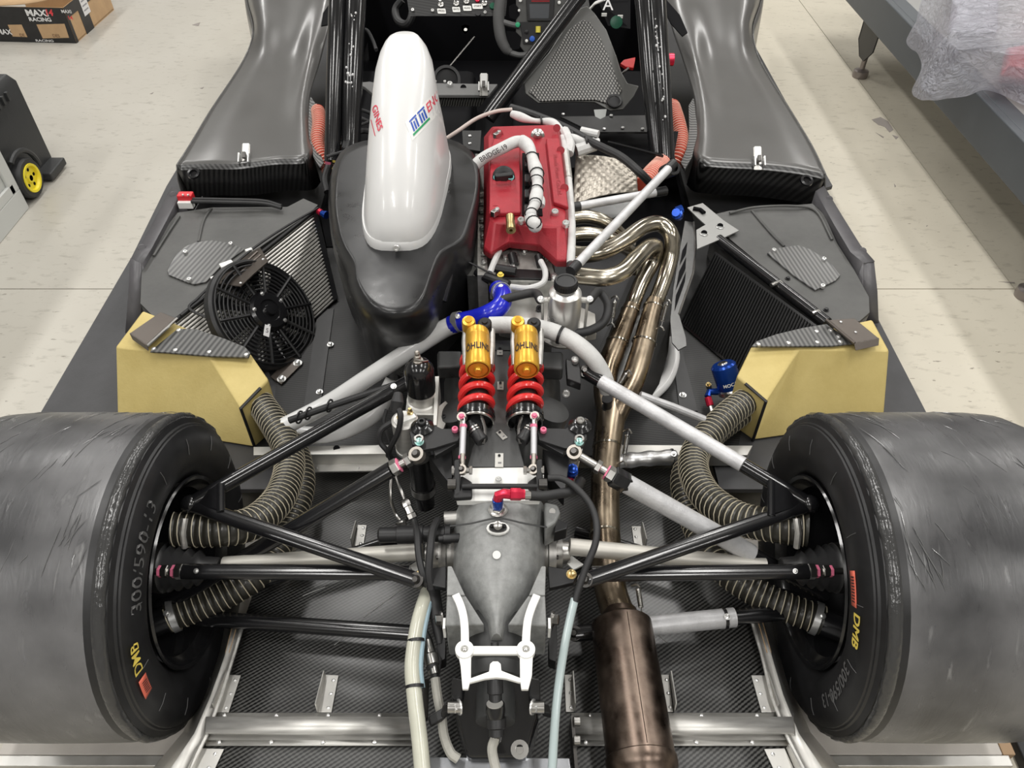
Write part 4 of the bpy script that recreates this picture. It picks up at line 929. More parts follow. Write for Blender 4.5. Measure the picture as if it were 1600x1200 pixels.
# exhaust headers, collectors, tail pipe and muffler
ex_ = empty('exhaust_system', p(945, 800, .26), car, 'heat tinted steel exhaust: headers, twin collectors, tail pipe and can')
def E(P_, r, name, mat, lab=None, n=20, sm=8): return MB().tube(pl(*P_), r, n, sm=sm).build(name, mat, ex_, lab)
E([(888, 342, .50), (915, 339, .50), (940, 345, .49), (965, 362, .46), (985, 385, .42)], .0175, 'header_pipe', HDR)
E([(888, 368, .50), (920, 366, .50), (950, 372, .49), (975, 385, .46), (990, 400, .42), (988, 430, .38)], .0175, 'header_pipe', HDR)
E([(888, 396, .51), (915, 398, .51), (945, 392, .515), (975, 376, .52), (1005, 355, .52), (1030, 350, .515), (1048, 366, .50), (1049, 395, .46), (1040, 430, .42), (1030, 458, .395), (1023, 474, .38)], .0195, 'header_pipe', HDR, 'looping header pipe, straw and blue tinted')
E([(888, 428, .51), (915, 432, .51), (945, 434, .51), (972, 425, .51), (993, 405, .51), (1012, 387, .50), (1024, 386, .48), (1020, 408, .44), (1003, 440, .41), (992, 466, .39), (987, 482, .375)], .0195, 'header_pipe', HDR, 'lower header pipe, straw and blue tinted')
E([(1023, 472, .383), (1014, 505, .37), (1002, 553, .352), (989, 593, .335), (972, 625, .315), (960, 650, .295)], lambda t: .0215+.006*min(1, t*2.2), 'collector_pipe', EXH, 'right collector pipe')
E([(987, 480, .378), (974, 513, .365), (960, 547, .35), (948, 580, .335), (946, 615, .315), (953, 650, .295)], lambda t: .0205+.006*min(1, t*2.2), 'collector_pipe', EXH, 'left collector pipe')
E([(957, 632, .302), (952, 670, .285), (947, 720, .272), (945, 800, .262), (948, 870, .26), (955, 925, .262), (968, 965, .268)], lambda t: .034-.004*min(1, t*3), 'tail_pipe', EXH, 'long tinted tail pipe', 24)
for x, y, z, r, d in ((1020, 482, .378, .0245, (.2, .8, .3)), (984, 488, .374, .0235, (.2, .8, .3)), (1006, 537, .357, .0290, (.25, .8, .3)), (964, 537, .354, .0272, (.2, .8, .3)), (948, 700, .277, .0315, (.03, .9, .2)), (945, 838, .261, .0312, (0, 1, 0))):
    MB().lathe(p(x, y, z), p(x, y, z)+V(d), [(0, r-.002), (.001, r), (.005, r), (.006, r-.002)], 24, False).build('weld_band', HDR, ex_)
a = p(968, 955, .268); b_ = p(1003, 1196, .268); d = (b_-a).normalized(); Lm = (b_-a).length
can = MB().lathe(a, b_, [(0, .031), (.012, .034), (.022, .050), (.026, .054), (Lm-.012, .055), (Lm-.010, .057), (Lm+.004, .057), (Lm+.012, .052), (Lm+.03, .040), (Lm+.06, .034)], 48).build('muffler_can', MUF, ex_, 'brown stained round muffler can')
MB().tube([a+d*.03+V((.004, .0, .0545)), a+d*(Lm-.015)+V((.004, 0, .0553))], .0005, 4).build('can_seam', MUF, ex_)
MB().lathe(p(950, 640, .312), p(948, 612, .38), [(0, .013), (.012, .013), (.012, .010), (.034, .009), (.036, .012), (.044, .012)], 12).build('lambda_boss', SAT, ex_)
def spring(a_, b_, parent=ex_):
    a_, b_ = p(*a_), p(*b_); t = MB().helix([a_.lerp(b_, .2), a_.lerp(b_, .8)], .0042, 16, .0011, 4, 10).build('exhaust_spring', STL, parent)
    d = (b_-a_).normalized(); e = V((.4, 0, .9))
    for q, s_ in ((a_, 1), (b_, -1)): MB().tube([q+d*s_*.0*0+e*0, q.lerp(a_ if s_ < 0 else b_, .2)], .0012, 6).build('hook', STL, t)
    for q in (a_, b_): MB().tube([q+V((-.010, 0, -.008)), q+V((0, -.004, .003)), q+V((.006, -.010, -.004))], .002, 6, sm=3).build('lug', STL, t)
spring((962, 462, .42), (956, 505, .39)); spring((1044, 468, .41), (1033, 510, .39)); spring((982, 578, .37), (965, 605, .35)); spring((982, 670, .31), (974, 720, .29)); spring((996, 912, .28), (1003, 958, .28))
PT(MB().grid([pl((1046, 470, .30), (1048, 505, .26), (1044, 550, .22), (1030, 600, .19), (1005, 640, .17)), pl((1010, 480, .30), (1000, 520, .28), (985, 560, .25), (970, 600, .22), (960, 640, .20)), pl((960, 500, .30), (945, 540, .28), (935, 570, .26), (930, 600, .24), (930, 640, .22))]), 'exhaust_tray', M('dull steel sheet', (.3, .3, .29)), 'curved steel tray under the collectors', solid=.003, sharp=0)
PT(MB().tube(pl((1046, 530, .20), (1052, 560, .18), (1040, 595, .16), (1010, 625, .15)), .017, 14, sm=6), 'white_pipe', WHT, 'white pipe below the exhaust tray')
tq = PT(MB().tube(pl((1000, 617, .33), (1050, 635, .30), (1100, 655, .26)), .0085, 10), 'stay_tube', SWRAP, 'thin silver sleeved tube')
# catch tank
c = p(884, 447, .595); z0 = V((c.x, c.y, .475)); UP = V((0, 0, 1))
ct_ = PT(MB().lathe(z0, c, [(0, .034), (.002, .0345), (.096, .0345), (.104, .033), (.110, .026), (.112, .019), (.120, .019)], 36), 'catch_tank', M('satin aluminium', (.72, .71, .69), .32, .85, var=.08, vs=12, rv=.06), 'round aluminium oil catch tank with a black screw cap')
MB().lathe(z0+UP*.116, c, [(0, .022), (.002, .0235), (.016, .0235), (.019, .022), (.019, .018), (.0175, .017), (.0175, .001)], 30).build('screw_cap', SAT, ct_, 'black ribbed cap')
b = MB()
for i in range(30):
    a0 = 2*PI*i/30; b.tube([z0+V((.0237*math.cos(a0), .0237*math.sin(a0), .118)), z0+V((.0237*math.cos(a0), .0237*math.sin(a0), .131))], .0011, 4)
b.build('cap_ribs', SAT, ct_)
MB().lathe(z0-UP*.006, c, [(0, .052), (.006, .052)], 30).build('base_flange', ALUC, ct_, bevel=.001)
for s_ in (-1, 1):
    MB().tube([z0+V((s_*.032, 0, .085)), z0+V((s_*.052, -.002, .085))], .006, 10).build('side_spigot', ALU, ct_); fast('bolt', z0+V((s_*.05, -.006, .092)), (0, -.3, 1), .005, ct_)
    MB().tube([z0+V((s_*.046, -.005, .080)), z0+V((s_*.044, -.01, .0))], .003, 6).build('support_post', ALU, ct_)
PT(MB().tube([z0+V((.05, -.002, .085)), *pl((935, 456, .54), (950, 476, .52), (944, 502, .50), (920, 517, .49), (890, 521, .49), (860, 519, .49))], .0095, 12, sm=6), 'coolant_hose', RUB, 'black hose curling round the aluminium tank')
PT(MB().tube([z0+V((-.05, -.002, .085)), *pl((835, 458, .55), (805, 463, .54), (780, 470, .53))], .0095, 12, sm=6), 'coolant_hose', RUB, 'black hose left of the aluminium tank')
ad = PT(MB().prism(pl((775, 468, .455), (850, 452, .455), (930, 490, .455), (932, 520, .455), (860, 530, .455), (780, 515, .455)), (0, 0, -.02)), 'adapter_plate', ALUC, 'pale metal plate between engine and gearbox', bevel=.002)
MB().lathe(p(843, 482, .456), p(843, 482, .5), [(0, .008), (.01, .008), (.01, .004), (.004, .003)], 14).build('plate_stud', SAT, ad)
# blue hose, white coolant pipes
bh = PT(MB().tube(pl((778, 452, .50), (786, 462, .515), (782, 478, .52), (764, 490, .51), (742, 498, .49), (720, 503, .475), (704, 508, .465)), .0205, 18, sm=8), 'silicone_hose', BLU, 'bent blue silicone hose below the plenum')
for t0, r in ((.18, 0), (.96, 0)): pass
clampring(p(716, 503, .473), p(742, 498, .49)-p(713, 503, .47), .0212, .014, bh); clampring(p(783, 457, .508), V((.3, -.6, .4)), .0212, .010, bh)
PT(MB().tube(pl((712, 506, .467), (690, 516, .455), (640, 548, .41), (575, 590, .35), (510, 632, .29), (440, 668, .25)), .0200, 16, sm=6), 'coolant_pipe', WHT, 'long white pipe running down from the blue hose')
PT(MB().tube(pl((430, 668, .20), (475, 680, .19), (530, 675, .19), (580, 650, .21), (605, 615, .25), (625, 575, .30)), .021, 16, sm=6), 'coolant_pipe', WHT, 'curved white pipe low in the left bay')
wp = PT(MB().tube(pl((765, 508, .515), (800, 508, .52), (850, 514, .52), (890, 530, .51), (922, 555, .49), (942, 585, .45), (950, 610, .41)), .0175, 16, sm=7), 'wrapped_pipe', WRAP, 'white fibre wrapped pipe arching behind the shock absorbers')
MB().lathe(p(876, 523, .516)-V((.003, 0, 0)), p(876, 523, .516)+V((1, -.45, -.1)), [(0, .0178), (0, .0192), (.006, .0192), (.006, .0178)], 20, False).build('cable_tie', SAT, wp)
# plenum
top = [(528, 262), (545, 235), (590, 222), (680, 220), (722, 234), (745, 258), (747, 298), (735, 345), (722, 376), (690, 396), (675, 430), (662, 466), (640, 486), (605, 488), (575, 472), (556, 440), (552, 412), (532, 375), (522, 320)]
mid_ = [(521, 264), (540, 231), (588, 217), (683, 214), (728, 229), (747, 256), (749, 300), (742, 350), (731, 382), (702, 402), (686, 440), (672, 478), (644, 498), (602, 500), (568, 484), (547, 450), (541, 418), (523, 380), (516, 322)]
low = [(516, 275), (535, 240), (586, 225), (685, 222), (732, 238), (748, 262), (751, 310), (744, 395), (742, 450), (716, 480), (698, 500), (684, 528), (655, 545), (612, 545), (584, 532), (566, 505), (556, 480), (528, 420), (514, 340)]
def sm_ring(px, z): 
    q = pl(*[(x, y, z) for x, y in px]); n = len(q); E_ = q[-2:]+q+q[:3]; out = []
    for i in range(2, n+2):
        a_, b_, c_, d_ = E_[i-1:i+3]
        for k in range(3):
            t = k/3; out.append(.5*(2*b_+(c_-a_)*t+(2*a_-5*b_+4*c_-d_)*t*t+(3*b_-a_-3*c_+d_)*t**3))
    return out
Rt = sm_ring(top, .615); cen = sum(Rt, V())/len(Rt)
ins = [cen.lerp(q, .975)+V((0, 0, .003)) for q in Rt]; ins1 = [cen.lerp(q, .95)+V((0, 0, .0035)) for q in Rt]; ins2 = [cen.lerp(q, .5)+V((0, 0, .006)) for q in Rt]
lowr = sm_ring(low, .40)
mr_ = sm_ring(mid_, .598)
pln = PT(MB().loft([[V((q.x*.96-.01, q.y, .30)) for q in lowr], lowr, [a_.lerp(b_, .5) for a_, b_ in zip(lowr, mr_)], mr_, Rt, ins, ins1, ins2]), 'intake_plenum', PLEN, 'big black moulded plastic intake plenum', sharp=60)
wel = MB().tube(pl((690, 470, .50), (696, 448, .52), (700, 430, .53)), .012, 10).build('pressure_sensor', SAT, pln); 
# white intake scoop
def sect(z, yr, yf, xl, xr, k=2.6, fl=1.0, n=36):
    out = []; cx = (xl+xr)/2; hx = (xr-xl)/2; tpr = max(0, (.80-z)/.176)*.16; cy_ = (yr+yf)/2; hy = (yf-yr)/2
    for i in range(n):
        a_ = 2*PI*i/n; c_, s_ = math.cos(a_), math.sin(a_)
        sy = abs(s_)**(2/k)*(1 if s_ > 0 else -1); out.append(V((cx+hx*abs(c_)**(2/k)*(1 if c_ > 0 else -1)*(1+tpr*(sy+.4)), cy_+hy*sy, z)))
    return out
def xs(x, y, z): return p(x, y, z).x
b0 = p(632, 386, .628); 
sc_def = []
SIL = [(48, 630, 638), (50, 622, 644), (55, 611, 652), (60, 605, 656), (75, 596, 665), (100, 588, 675), (150, 582, 682), (200, 579, 687), (230, 578, 690), (295, 576, 693), (345, 574, 693), (400, 573, 693)]
def sil(row):
    for a_, b_ in zip(SIL, SIL[1:]):
        if row <= b_[0]: t = max(0, (row-a_[0])/(b_[0]-a_[0])); return a_[1]+(b_[1]-a_[1])*t, a_[2]+(b_[2]-a_[2])*t
    return SIL[-1][1:]
for z, ry, yf, k in ((.624, 388, 1.01, 3.6), (.640, 379, 1.01, 3.6), (.680, 348, 1.01, 3.2), (.735, 292, 1.02, 2.7), (.785, 235, 1.03, 2.3), (.825, 182, 1.03, 2.2), (.855, 138, 1.03, 2.1), (.876, 104, 1.03, 2.1), (.889, 80, 1.02, 2.0), (.897, 65, 1.01, 2.0), (.900, 57, 1.0, 2.0)):
    q = p(633, ry, z); yf = max(yf, q.y+.03); cy_ = (q.y+yf)/2
    Zc = S*(cy_-CAM.y+CAM.z-z); row = 600-1200*S*((cy_-CAM.y)-(CAM.z-z))/Zc; l, r = sil(row)
    sc_def.append((z, q.y, yf, CAM.x+(l-800)/1200*Zc, CAM.x+(r-800)/1200*Zc, k))
# silhouettes widen towards the front of the base
rings = [sect(*d_) for d_ in sc_def]
scp = PT(MB().loft(rings), 'intake_scoop', WHT, 'tall white intake scoop standing on the black plenum', sharp=60)
fl_r = [[(q-V((sc_def[0][3]*.5+sc_def[0][4]*.5, .85, 0)))*f+V((sc_def[0][3]*.5+sc_def[0][4]*.5, .85, 0)) for q in rings[0]] for f in (1.005, 1.02)]
MB().loft([[V((q.x, q.y, .618)) for q in fl_r[1]], [V((q.x, q.y, .636)) for q in fl_r[1]], [V((q.x, q.y, .642)) for q in fl_r[0]], [V((q.x, q.y, .642)) for q in rings[0]]]).build('scoop_flange', WHT, scp)
fast('screw', p(620, 385, .634)+V((0, -.004, 0)), (0, -.9, .3), .007, scp)
# stickers: laid on the scoop by following its surface
def scoop_pt(ang, z):
    for i in range(len(sc_def)-1):
        if sc_def[i][0] <= z <= sc_def[i+1][0]: break
    t = (z-sc_def[i][0])/(sc_def[i+1][0]-sc_def[i][0]); d_ = [a_+(b_-a_)*t for a_, b_ in zip(sc_def[i], sc_def[i+1])]
    k = d_[5]; cx, hx, cy_, hy = (d_[3]+d_[4])/2, (d_[4]-d_[3])/2, (d_[1]+d_[2])/2, (d_[2]-d_[1])/2
    c_, s_ = math.cos(ang), math.sin(ang)
    q = V((cx+hx*abs(c_)**(2/k)*(1 if c_ > 0 else -1), cy_+hy*abs(s_)**(2/k)*(1 if s_ > 0 else -1), z))
    return q
from mathutils.bvhtree import BVHTree
_bv = BVHTree.FromPolygons(scp.data.vertices and [v.co[:] for v in scp.data.vertices], [list(f.vertices) for f in scp.data.polygons])
def scoop_map(px, py, dxp, dyp, lift):
    # u, v in photograph pixels along the sticker's own axes, dropped onto the scoop skin
    def f(u_, v_):
        d_ = _d(px+dxp[0]*u_+dyp[0]*v_, py+dxp[1]*u_+dyp[1]*v_); hit, nn, ii, dd = _bv.ray_cast(CAM, d_.normalized())
        if hit is None:
            hit, nn, ii, dd = _bv.find_nearest(CAM+d_.normalized()*1.9)
        return hit-d_.normalized()*lift
    return f
def quadgrid(f, u0, u1, v0, v1, nu, nv): return MB().grid([[f(u0+(u1-u0)*i/nu, v0+(v1-v0)*j/nv) for i in range(nu+1)] for j in range(nv+1)])
uu = (.70, -.714); vv_ = (-.36, -.93)
f1 = scoop_map(655, 187, uu, vv_, .0010); quadgrid(f1, -24, 44, -17, 14, 10, 6).build('sticker', M('clear sticker', (.80, .80, .78), .35), scp)
f2 = scoop_map(655, 187, uu, vv_, .0022)
for k in (-9, 9):
    quadgrid(f2, k-8, k+7, 8, 11, 5, 2).build('logo_bar', M('logo blue', (.02, .08, .42), .4), scp)
    for j in range(3): quadgrid(f2, k-7+5*j, k-4+5*j, -8, 7 if j != 1 else 5, 2, 4).build('logo_bar', M('logo blue', (.02, .08, .42), .4), scp)
quadgrid(f2, -19, 18, -13, -9.5, 8, 2).build('logo_bar', M('logo green', (.02, .30, .12), .4), scp)
text('ENGI', 20, scoop_map(678, 158, (.62, -.78), (-.30, -.95), .0022), M('logo red', (.70, .06, .10), .4), scp, bold=.02, sx=.75)
text('GINES', 17, scoop_map(589, 184, (.25, .97), (.62, -.55), .0022), M('logo red', (.70, .06, .10), .4), scp, bold=.02, sx=.85)
quadgrid(scoop_map(588, 196, (.25, .97), (.62, -.55), .0022), -14, 12, -9, -7.5, 5, 1).build('logo_bar', M('logo red', (.70, .06, .10), .4), scp)
# ------------------------------------------------------------ THE CAR: diffuser, gearbox, rear suspension, pumps, hoses
def zd(Y): return .165-.167*Y
def dz(x, y, up=0):      # point of a sight line on the rising diffuser deck
    d = _d(x, y); nn = V((0, .167, 1)); o_ = V((0, 0, .165+up)); return CAM+d*((o_-CAM).dot(nn)/d.dot(nn))
WC = M('worn twill', (.02, .02, .02))
df = PT(MB().grid([[V((x, Y, zd(Y))) for x in [-.50+.1*i for i in range(11)]] for Y in [.42-.12*j for j in range(8)]]), 'diffuser_deck', CARB, 'black carbon twill diffuser deck between the rear wheels', solid=-.005)
for q in (((473, 931), (508, 917)), ((522, 908), (575, 894)), ((568, 965), (632, 918)), ((522, 1008), (545, 990)), ((1028, 992), (1041, 1003))):
    MB().tube([dz(x, y, .0006) for x, y in q], .0007, 4).build('scratch', M('scratch', (.4, .4, .39), .6), df)
def rail(x0, x1, label):
    t = empty('cross_rail', dz((x0+x1)/2, 1140), car, label)
    def at(x, y, u=0): return dz(x, y, u)
    h = .022
    A_ = [at(x0, 1115, .003), at(x0, 1122, .003), at(x0, 1122, h), at(x0, 1144, h+.002), at(x0, 1147, .010), at(x0, 1155, .010), at(x0, 1155, .003), at(x0, 1166, .003)]
    B_ = [at(x1, 1115, .003), at(x1, 1122, .003), at(x1, 1122, h), at(x1, 1144, h+.002), at(x1, 1147, .010), at(x1, 1155, .010), at(x1, 1155, .003), at(x1, 1166, .003)]
    MB().grid([A_, B_]).build('channel', ALU, t, solid=.0025, sharp=20)
    n_ = int(abs(x1-x0)/105)+1
    for k in range(n_):
        x = x0+(x1-x0)*(k+.35)/n_; fast('rivet', at(x, 1118, .006), (0, 0, 1), .004, t); fast('rivet', at(x-8, 1160, .006), (0, 0, 1), .004, t)
    return t
rail(322, 646, 'brushed aluminium cross rail, left half'); rail(893, 1240, 'brushed aluminium cross rail, right half')
def lbr(base, fl, side, label):
    # base: four photograph points on the deck; fl: two points along the foot of the upright flange
    t = PT(MB().prism([dz(x, y, .004) for x, y in base], (0, 0, -.003)), 'angle_bracket', ALUC, label, bevel=.0006)
    a_, b_ = dz(*fl[0], .004), dz(*fl[1], .004)
    MB().prism([a_, b_, b_+V((0, 0, .016)), a_.lerp(b_, .12)+V((0, 0, .026)), a_+V((0, .004, .026))], (side*.002, 0, 0)).build('upright_flange', ALUC, t)
    c1, c2 = base[1], base[2]
    for k in (.14, .5, .88):
        xm = base[0][0]*.3+base[1][0]*.7+(base[3][0]*.3+base[2][0]*.7-base[0][0]*.3-base[1][0]*.7)*k; ym = base[1][1]+(base[2][1]-base[1][1])*k
        fast('rivet', dz(xm, ym, .0045), (0, 0, 1), .0036, t)
    return t
lbr([(507, 1054), (529, 1055), (518, 1113), (497, 1113)], [(497, 1113), (509, 1054)], -1, 'pale riveted angle bracket standing alone on the left deck')
lbr([(356, 1054), (376, 1055), (357, 1113), (336, 1113)], [(338, 1112), (357, 1054)], -1, 'pale riveted angle bracket at the left deck edge')
lbr([(882, 1054), (894, 1054), (897, 1112), (884, 1112)], [(897, 1112), (894, 1054)], 1, 'pale angle bracket beside the clear tube')
lbr([(1030, 1054), (1045, 1054), (1052, 1112), (1040, 1112)], [(1053, 1112), (1046, 1054)], 1, 'pale angle bracket right of the muffler can')
lbr([(1195, 1055), (1174, 1055), (1190, 1113), (1211, 1113)], [(1211, 1113), (1196, 1055)], 1, 'pale riveted angle bracket at the right deck edge')
lbr([(559, 820), (573, 820), (568, 853), (551, 855)], [(551, 855), (558, 820)], -1, 'small pale angle bracket on the front of the left deck')
lbr([(1002, 822), (987, 822), (991, 855), (1008, 855)], [(1008, 855), (1002, 822)], 1, 'small pale angle bracket on the front of the right deck')
lbr([(316, 1169), (350, 1170), (322, 1230), (290, 1230)], [(292, 1228), (316, 1169)], -1, 'pale angle bracket behind the rail, left'); lbr([(1226, 1169), (1194, 1170), (1222, 1230), (1254, 1230)], [(1254, 1230), (1228, 1169)], 1, 'pale angle bracket behind the rail, right')
# flared side sheets of the diffuser
for px_i, px_o, lab in (([(384, 960), (366, 1020), (344, 1090), (322, 1150), (284, 1225)], [(354, 972), (340, 1030), (318, 1085), (288, 1145), (222, 1225)], 'bent aluminium side sheet left of the deck'), ([(1172, 960), (1190, 1020), (1207, 1090), (1230, 1150), (1268, 1225)], [(1203, 972), (1218, 1030), (1238, 1085), (1264, 1145), (1330, 1225)], 'bent aluminium side sheet right of the deck')):
    t = PT(MB().grid([[dz(x, y, .012) for x, y in px_i], [dz(x*.5+x2*.5, y*.5+y2*.5, .016) for (x, y), (x2, y2) in zip(px_i, px_o)], [p(x, y, .125-.02*k) for k, (x, y) in enumerate(px_o)]]), 'side_sheet', ALUC, lab, solid=.003, sharp=25)
    MB().tube([dz(x, y, .016) for x, y in px_i], .004, 6).build('edge_bead', ALU, t)
    MB().grid([[dz(x*.72+x2*.28, y, .0175) for (x, y), (x2, y2) in zip(px_i[:2], px_o[:2])], [dz(x*.45+x2*.55, y, .0175) for (x, y), (x2, y2) in zip(px_i[:2], px_o[:2])]]).build('tan_strip', CRD, t)
# front cross beams of the deck
for q, lab in (([(396, 698), (608, 695), (608, 709), (396, 711)], 'aluminium cross beam, left'), ([(966, 695), (1176, 696), (1168, 711), (966, 711)], 'aluminium cross beam, right')):
    t = PT(MB().prism(pl(*[(x, y, .175) for x, y in q]), (0, 0, -.040)), 'cross_beam', ALUC, lab, bevel=.001)
    if q[0][0] < 500:
        MB().prism(pl((489, 724, .139), (612, 722, .139), (612, 735, .139), (490, 737, .139)), (0, 0, -.004)).build('foot_flange', ALUC, t); MB().lathe(p(526, 701, .1755), p(526, 701, .2), [(0, .008), (.0008, .008)], 14).build('hole', VOID, t)
        for x in (495, 560): fast('rivet', p(x, 731, .1395), (0, 0, 1), .003, t)
ft = PT(MB().tube(pl((955, 722, .20), (985, 719, .205), (1020, 716, .205), (1056, 714, .20)), lambda t: .017+.0015*math.sin(t*23), 14, sm=6), 'foil_wrapped_hose', FOIL, 'hose wrapped in crumpled silver foil right of the tail pipe')
clampring(p(1050, 714, .20), (1, 0, 0), .0175, .005, ft, SAT)
PT(MB().tube(pl((898, 700, .40), (892, 725, .36), (886, 750, .32)), .016, 12), 'foil_sleeve', FOIL, 'crumpled foil by the right rocker')
# bell housing
def hump(y, xl, xr, z, drop=.16, n=13, pw=2.6, zx=None):
    a_, b_ = p(xl, y, z-.03), p(xr, y, z-.03); c_ = (a_+b_)/2; h = (b_.x-a_.x)/2; out = []
    for i in range(n):
        t = PI*i/(n-1); cc, ss = math.cos(t), math.sin(t)
        out.append(V((c_.x-h*(abs(cc)**(2/pw))*(1 if cc > 0 else -1), c_.y, z-drop+drop*abs(ss)**(2/pw))))
    return out
PT(MB().loft([hump(560, 688, 880, .45), hump(600, 694, 874, .468), hump(640, 698, 871, .470), hump(690, 706, 866, .468), hump(745, 712, 854, .462), hump(790, 706, 862, .452)]), 'bell_housing', CASD, 'dark cast bell housing under the shock absorbers', sharp=50)
for q, lab in (([(683, 547), (722, 547), (722, 572), (683, 574)], 'left'), ([(843, 548), (880, 548), (880, 576), (840, 574)], 'right')):
    PT(MB().prism(pl(*[(x, y, .485) for x, y in q]), (0, 0, -.035)), 'cross_member', CASD, 'dark cast cross member end, %s of the shocks' % lab, bevel=.006)
PT(MB().prism(pl((768, 532, .482), (802, 532, .482), (802, 547, .482), (768, 547, .482)), (0, 0, -.03)), 'cross_member', CASD)
sp = PT(MB().prism(pl((768, 546, .479), (800, 546, .479), (800, 640, .479), (812, 700, .479), (820, 729, .479), (730, 729, .479), (738, 700, .479), (766, 640, .479)), (0, 0, -.012)), 'housing_spine', SPIN, 'flat grey spine between the shock absorbers', bevel=.002)
for x, y, wx, wy, rot in ((781, 549, 9, 13, 0), (782, 603, 10, 13, 0), (784, 680, 9, 14, 35), (780, 719, 13, 20, 0)):
    c_ = p(x, y, .481); k = m(1, c_); R_ = Matrix.Rotation(rad(rot), 3, 'Z')
    MB().box(c_, (wx*k, wy*k*1.35, .002), R_).build('metal_tag', ALUC, sp); fast('screw', c_+R_ @ V((0, wy*k*.4, .001)), (0, 0, 1), .0025, sp, SAT)
    MB().box(c_+R_ @ V((.001, -wy*k*.3, .0012)), (wx*k*.4, wy*k*.15, .0006), R_).build('stamp', M('stamp grey', (.2, .2, .2)), sp)
for s_ in (-1, 1):
    q = p(712 if s_ < 0 else 862, 640, .46)
    PT(MB().lathe(q, q+V((s_*.3, .1, .9)), [(-.08, .04), (0, .036), (.006, .02), (.006, .004)], 24), 'housing_boss', CASD)
wpn = PT(MB().prism(pl((731, 731, .478), (826, 730, .478), (850, 741, .478), (843, 782, .470), (714, 783, .470), (706, 748, .478)), (0, 0, -.012)), 'anti_roll_plate', WPL, 'white machined plate behind the shocks', bevel=.001)
fast('screw', p(779, 751, .4785), (0, 0, 1), .006, wpn)
# gearbox casing
gb = PT(MB().loft([hump(783, 704, 863, .468, .2, 17, 3.4), hump(815, 703, 858, .466, .2, 17, 3.2), hump(850, 701, 855, .464, .2, 17, 3.0), hump(885, 700, 853, .460, .2, 17, 2.8), hump(915, 708, 846, .456, .2, 17, 2.6), hump(945, 730, 825, .452, .2, 17, 2.4), hump(975, 750, 802, .446, .2, 17, 2.2), hump(1004, 756, 796, .442, .2, 17, 2.0)]), 'gearbox_casing', CAST, 'grey cast gearbox casing, narrowing to the rear', sharp=50)
for q, v in (([(698, 929), (727, 929), (757, 976), (696, 978)], 0), ([(852, 929), (826, 929), (793, 976), (854, 978)], 0)):
    MB().prism([p(q[0][0], q[0][1], .452), p(q[1][0], q[1][1], .452), p(q[2][0], q[2][1], .440), p(q[3][0], q[3][1], .440)], (0, 0, -.10)).build('casing_wing', CAST, gb, bevel=.003)
for q in ([(699, 884), (706, 884), (727, 930), (698, 930)], [(853, 884), (846, 884), (826, 930), (852, 930)]): MB().prism(pl(*[(x, y, .455) for x, y in q]), (0, 0, -.12)).build('casing_rib', CAST, gb, bevel=.002)
MB().prism(pl((850, 783, .45), (872, 787, .45), (876, 800, .45), (868, 816, .45), (852, 826, .45)), (0, 0, -.06)).build('casing_ear', CAST, gb, bevel=.005)
MB().lathe(p(863, 799, .4505), p(863, 799, .6), [(0, .0055), (.0015, .0055), (.0015, .003)], 14).build('threaded_hole', STL, gb)
MB().prism(pl((868, 808, .44), (888, 818, .44), (886, 826, .44), (866, 832, .44)), (0, 0, -.03)).build('small_lug', SAT, gb, bevel=.002)
MB().tube(pl((703, 822, .466), (735, 818, .470), (778, 810, .4705), (820, 818, .469), (855, 824, .466)), .0016, 5, sm=5).build('casting_line', CASD, gb)
dc = MB().prism(pl(*[(778+18*math.cos(a_)*(1 if abs(math.cos(a_)) > .5 else .8), 825+10*math.sin(a_), .470) for a_ in [2*PI*i/14 for i in range(14)]]), (0, 0, -.004)).build('cap_gasket', WPL, gb)
MB().prism(pl(*[(778+14*math.cos(a_), 823+6*math.sin(a_), .476) for a_ in [2*PI*i/14 for i in range(14)]]), (0, 0, -.007)).build('cap_flange', SAT, gb); MB().lathe(p(778, 821, .477), p(778, 821, .6), [(0, .0075), (.008, .0075), (.009, .006)], 18).build('cap', STL, gb)
for x in (768, 788): fast('screw', p(x, 822, .477), (0, 0, 1), .003, gb, SAT)
MB().lathe(p(776, 867, .4652), p(776, 867, .6), [(0, .0068), (.0006, .0066)], 20).build('white_dot', WPL, gb)
# tail section: clustered housing, end, sensor
ta = p(776, 1002, .36); tb2 = p(776, 1085, .345)
tl_ = PT(MB().lathe(V((ta.x, ta.y+.03, .368)), V((ta.x, ta.y-.3, .350)), [(0, .054), (.075, .055), (.08, .050), (.10, .048), (.105, .03), (.16, .03)], 36), 'gearbox_tail', CASD, 'dark round tail of the gearbox below the white bracket', sharp=30)
MB().prism(pl((722, 1060, .38), (832, 1060, .38), (842, 1120, .34), (822, 1185, .30), (730, 1185, .30), (712, 1120, .34)), (0, 0, -.08)).build('tail_cover', BLK, tl_, bevel=.008)
MB().lathe(p(812, 1171, .31), p(812, 1171, .5), [(0, .014), (.004, .014), (.004, .007), (-.004, .006)], 18).build('eye_lug', STL, tl_)
for s_, x, y in ((-1, 714, 1085), (1, 836, 1085)):
    MB().prism(pl((x-8, y-28, .40), (x+8, y-24, .40), (x+9, y+8, .37), (x-s_*2, y+22, .36), (x-9, y+2, .38)), (0, 0, -.05)).build('side_bracket', SAT, tl_, bevel=.003)
    fast('bolt', p(x-4*s_+(-2 if s_ < 0 else 2), y+20, .37), (s_, -.3, .3), .008, tl_); MB().rod(p(x-s_*8, y+20, .37), p(x+s_*14, y+20, .37), .009).build('cross_bolt', STL, tl_)
    MB().prism(pl((x+s_*10, y+12, .36), (x+s_*22, y+16, .36), (x+s_*26, y+30, .35), (x+s_*12, y+26, .35)), (0, 0, -.02)).build('lug_plate', SAT, tl_, bevel=.002)
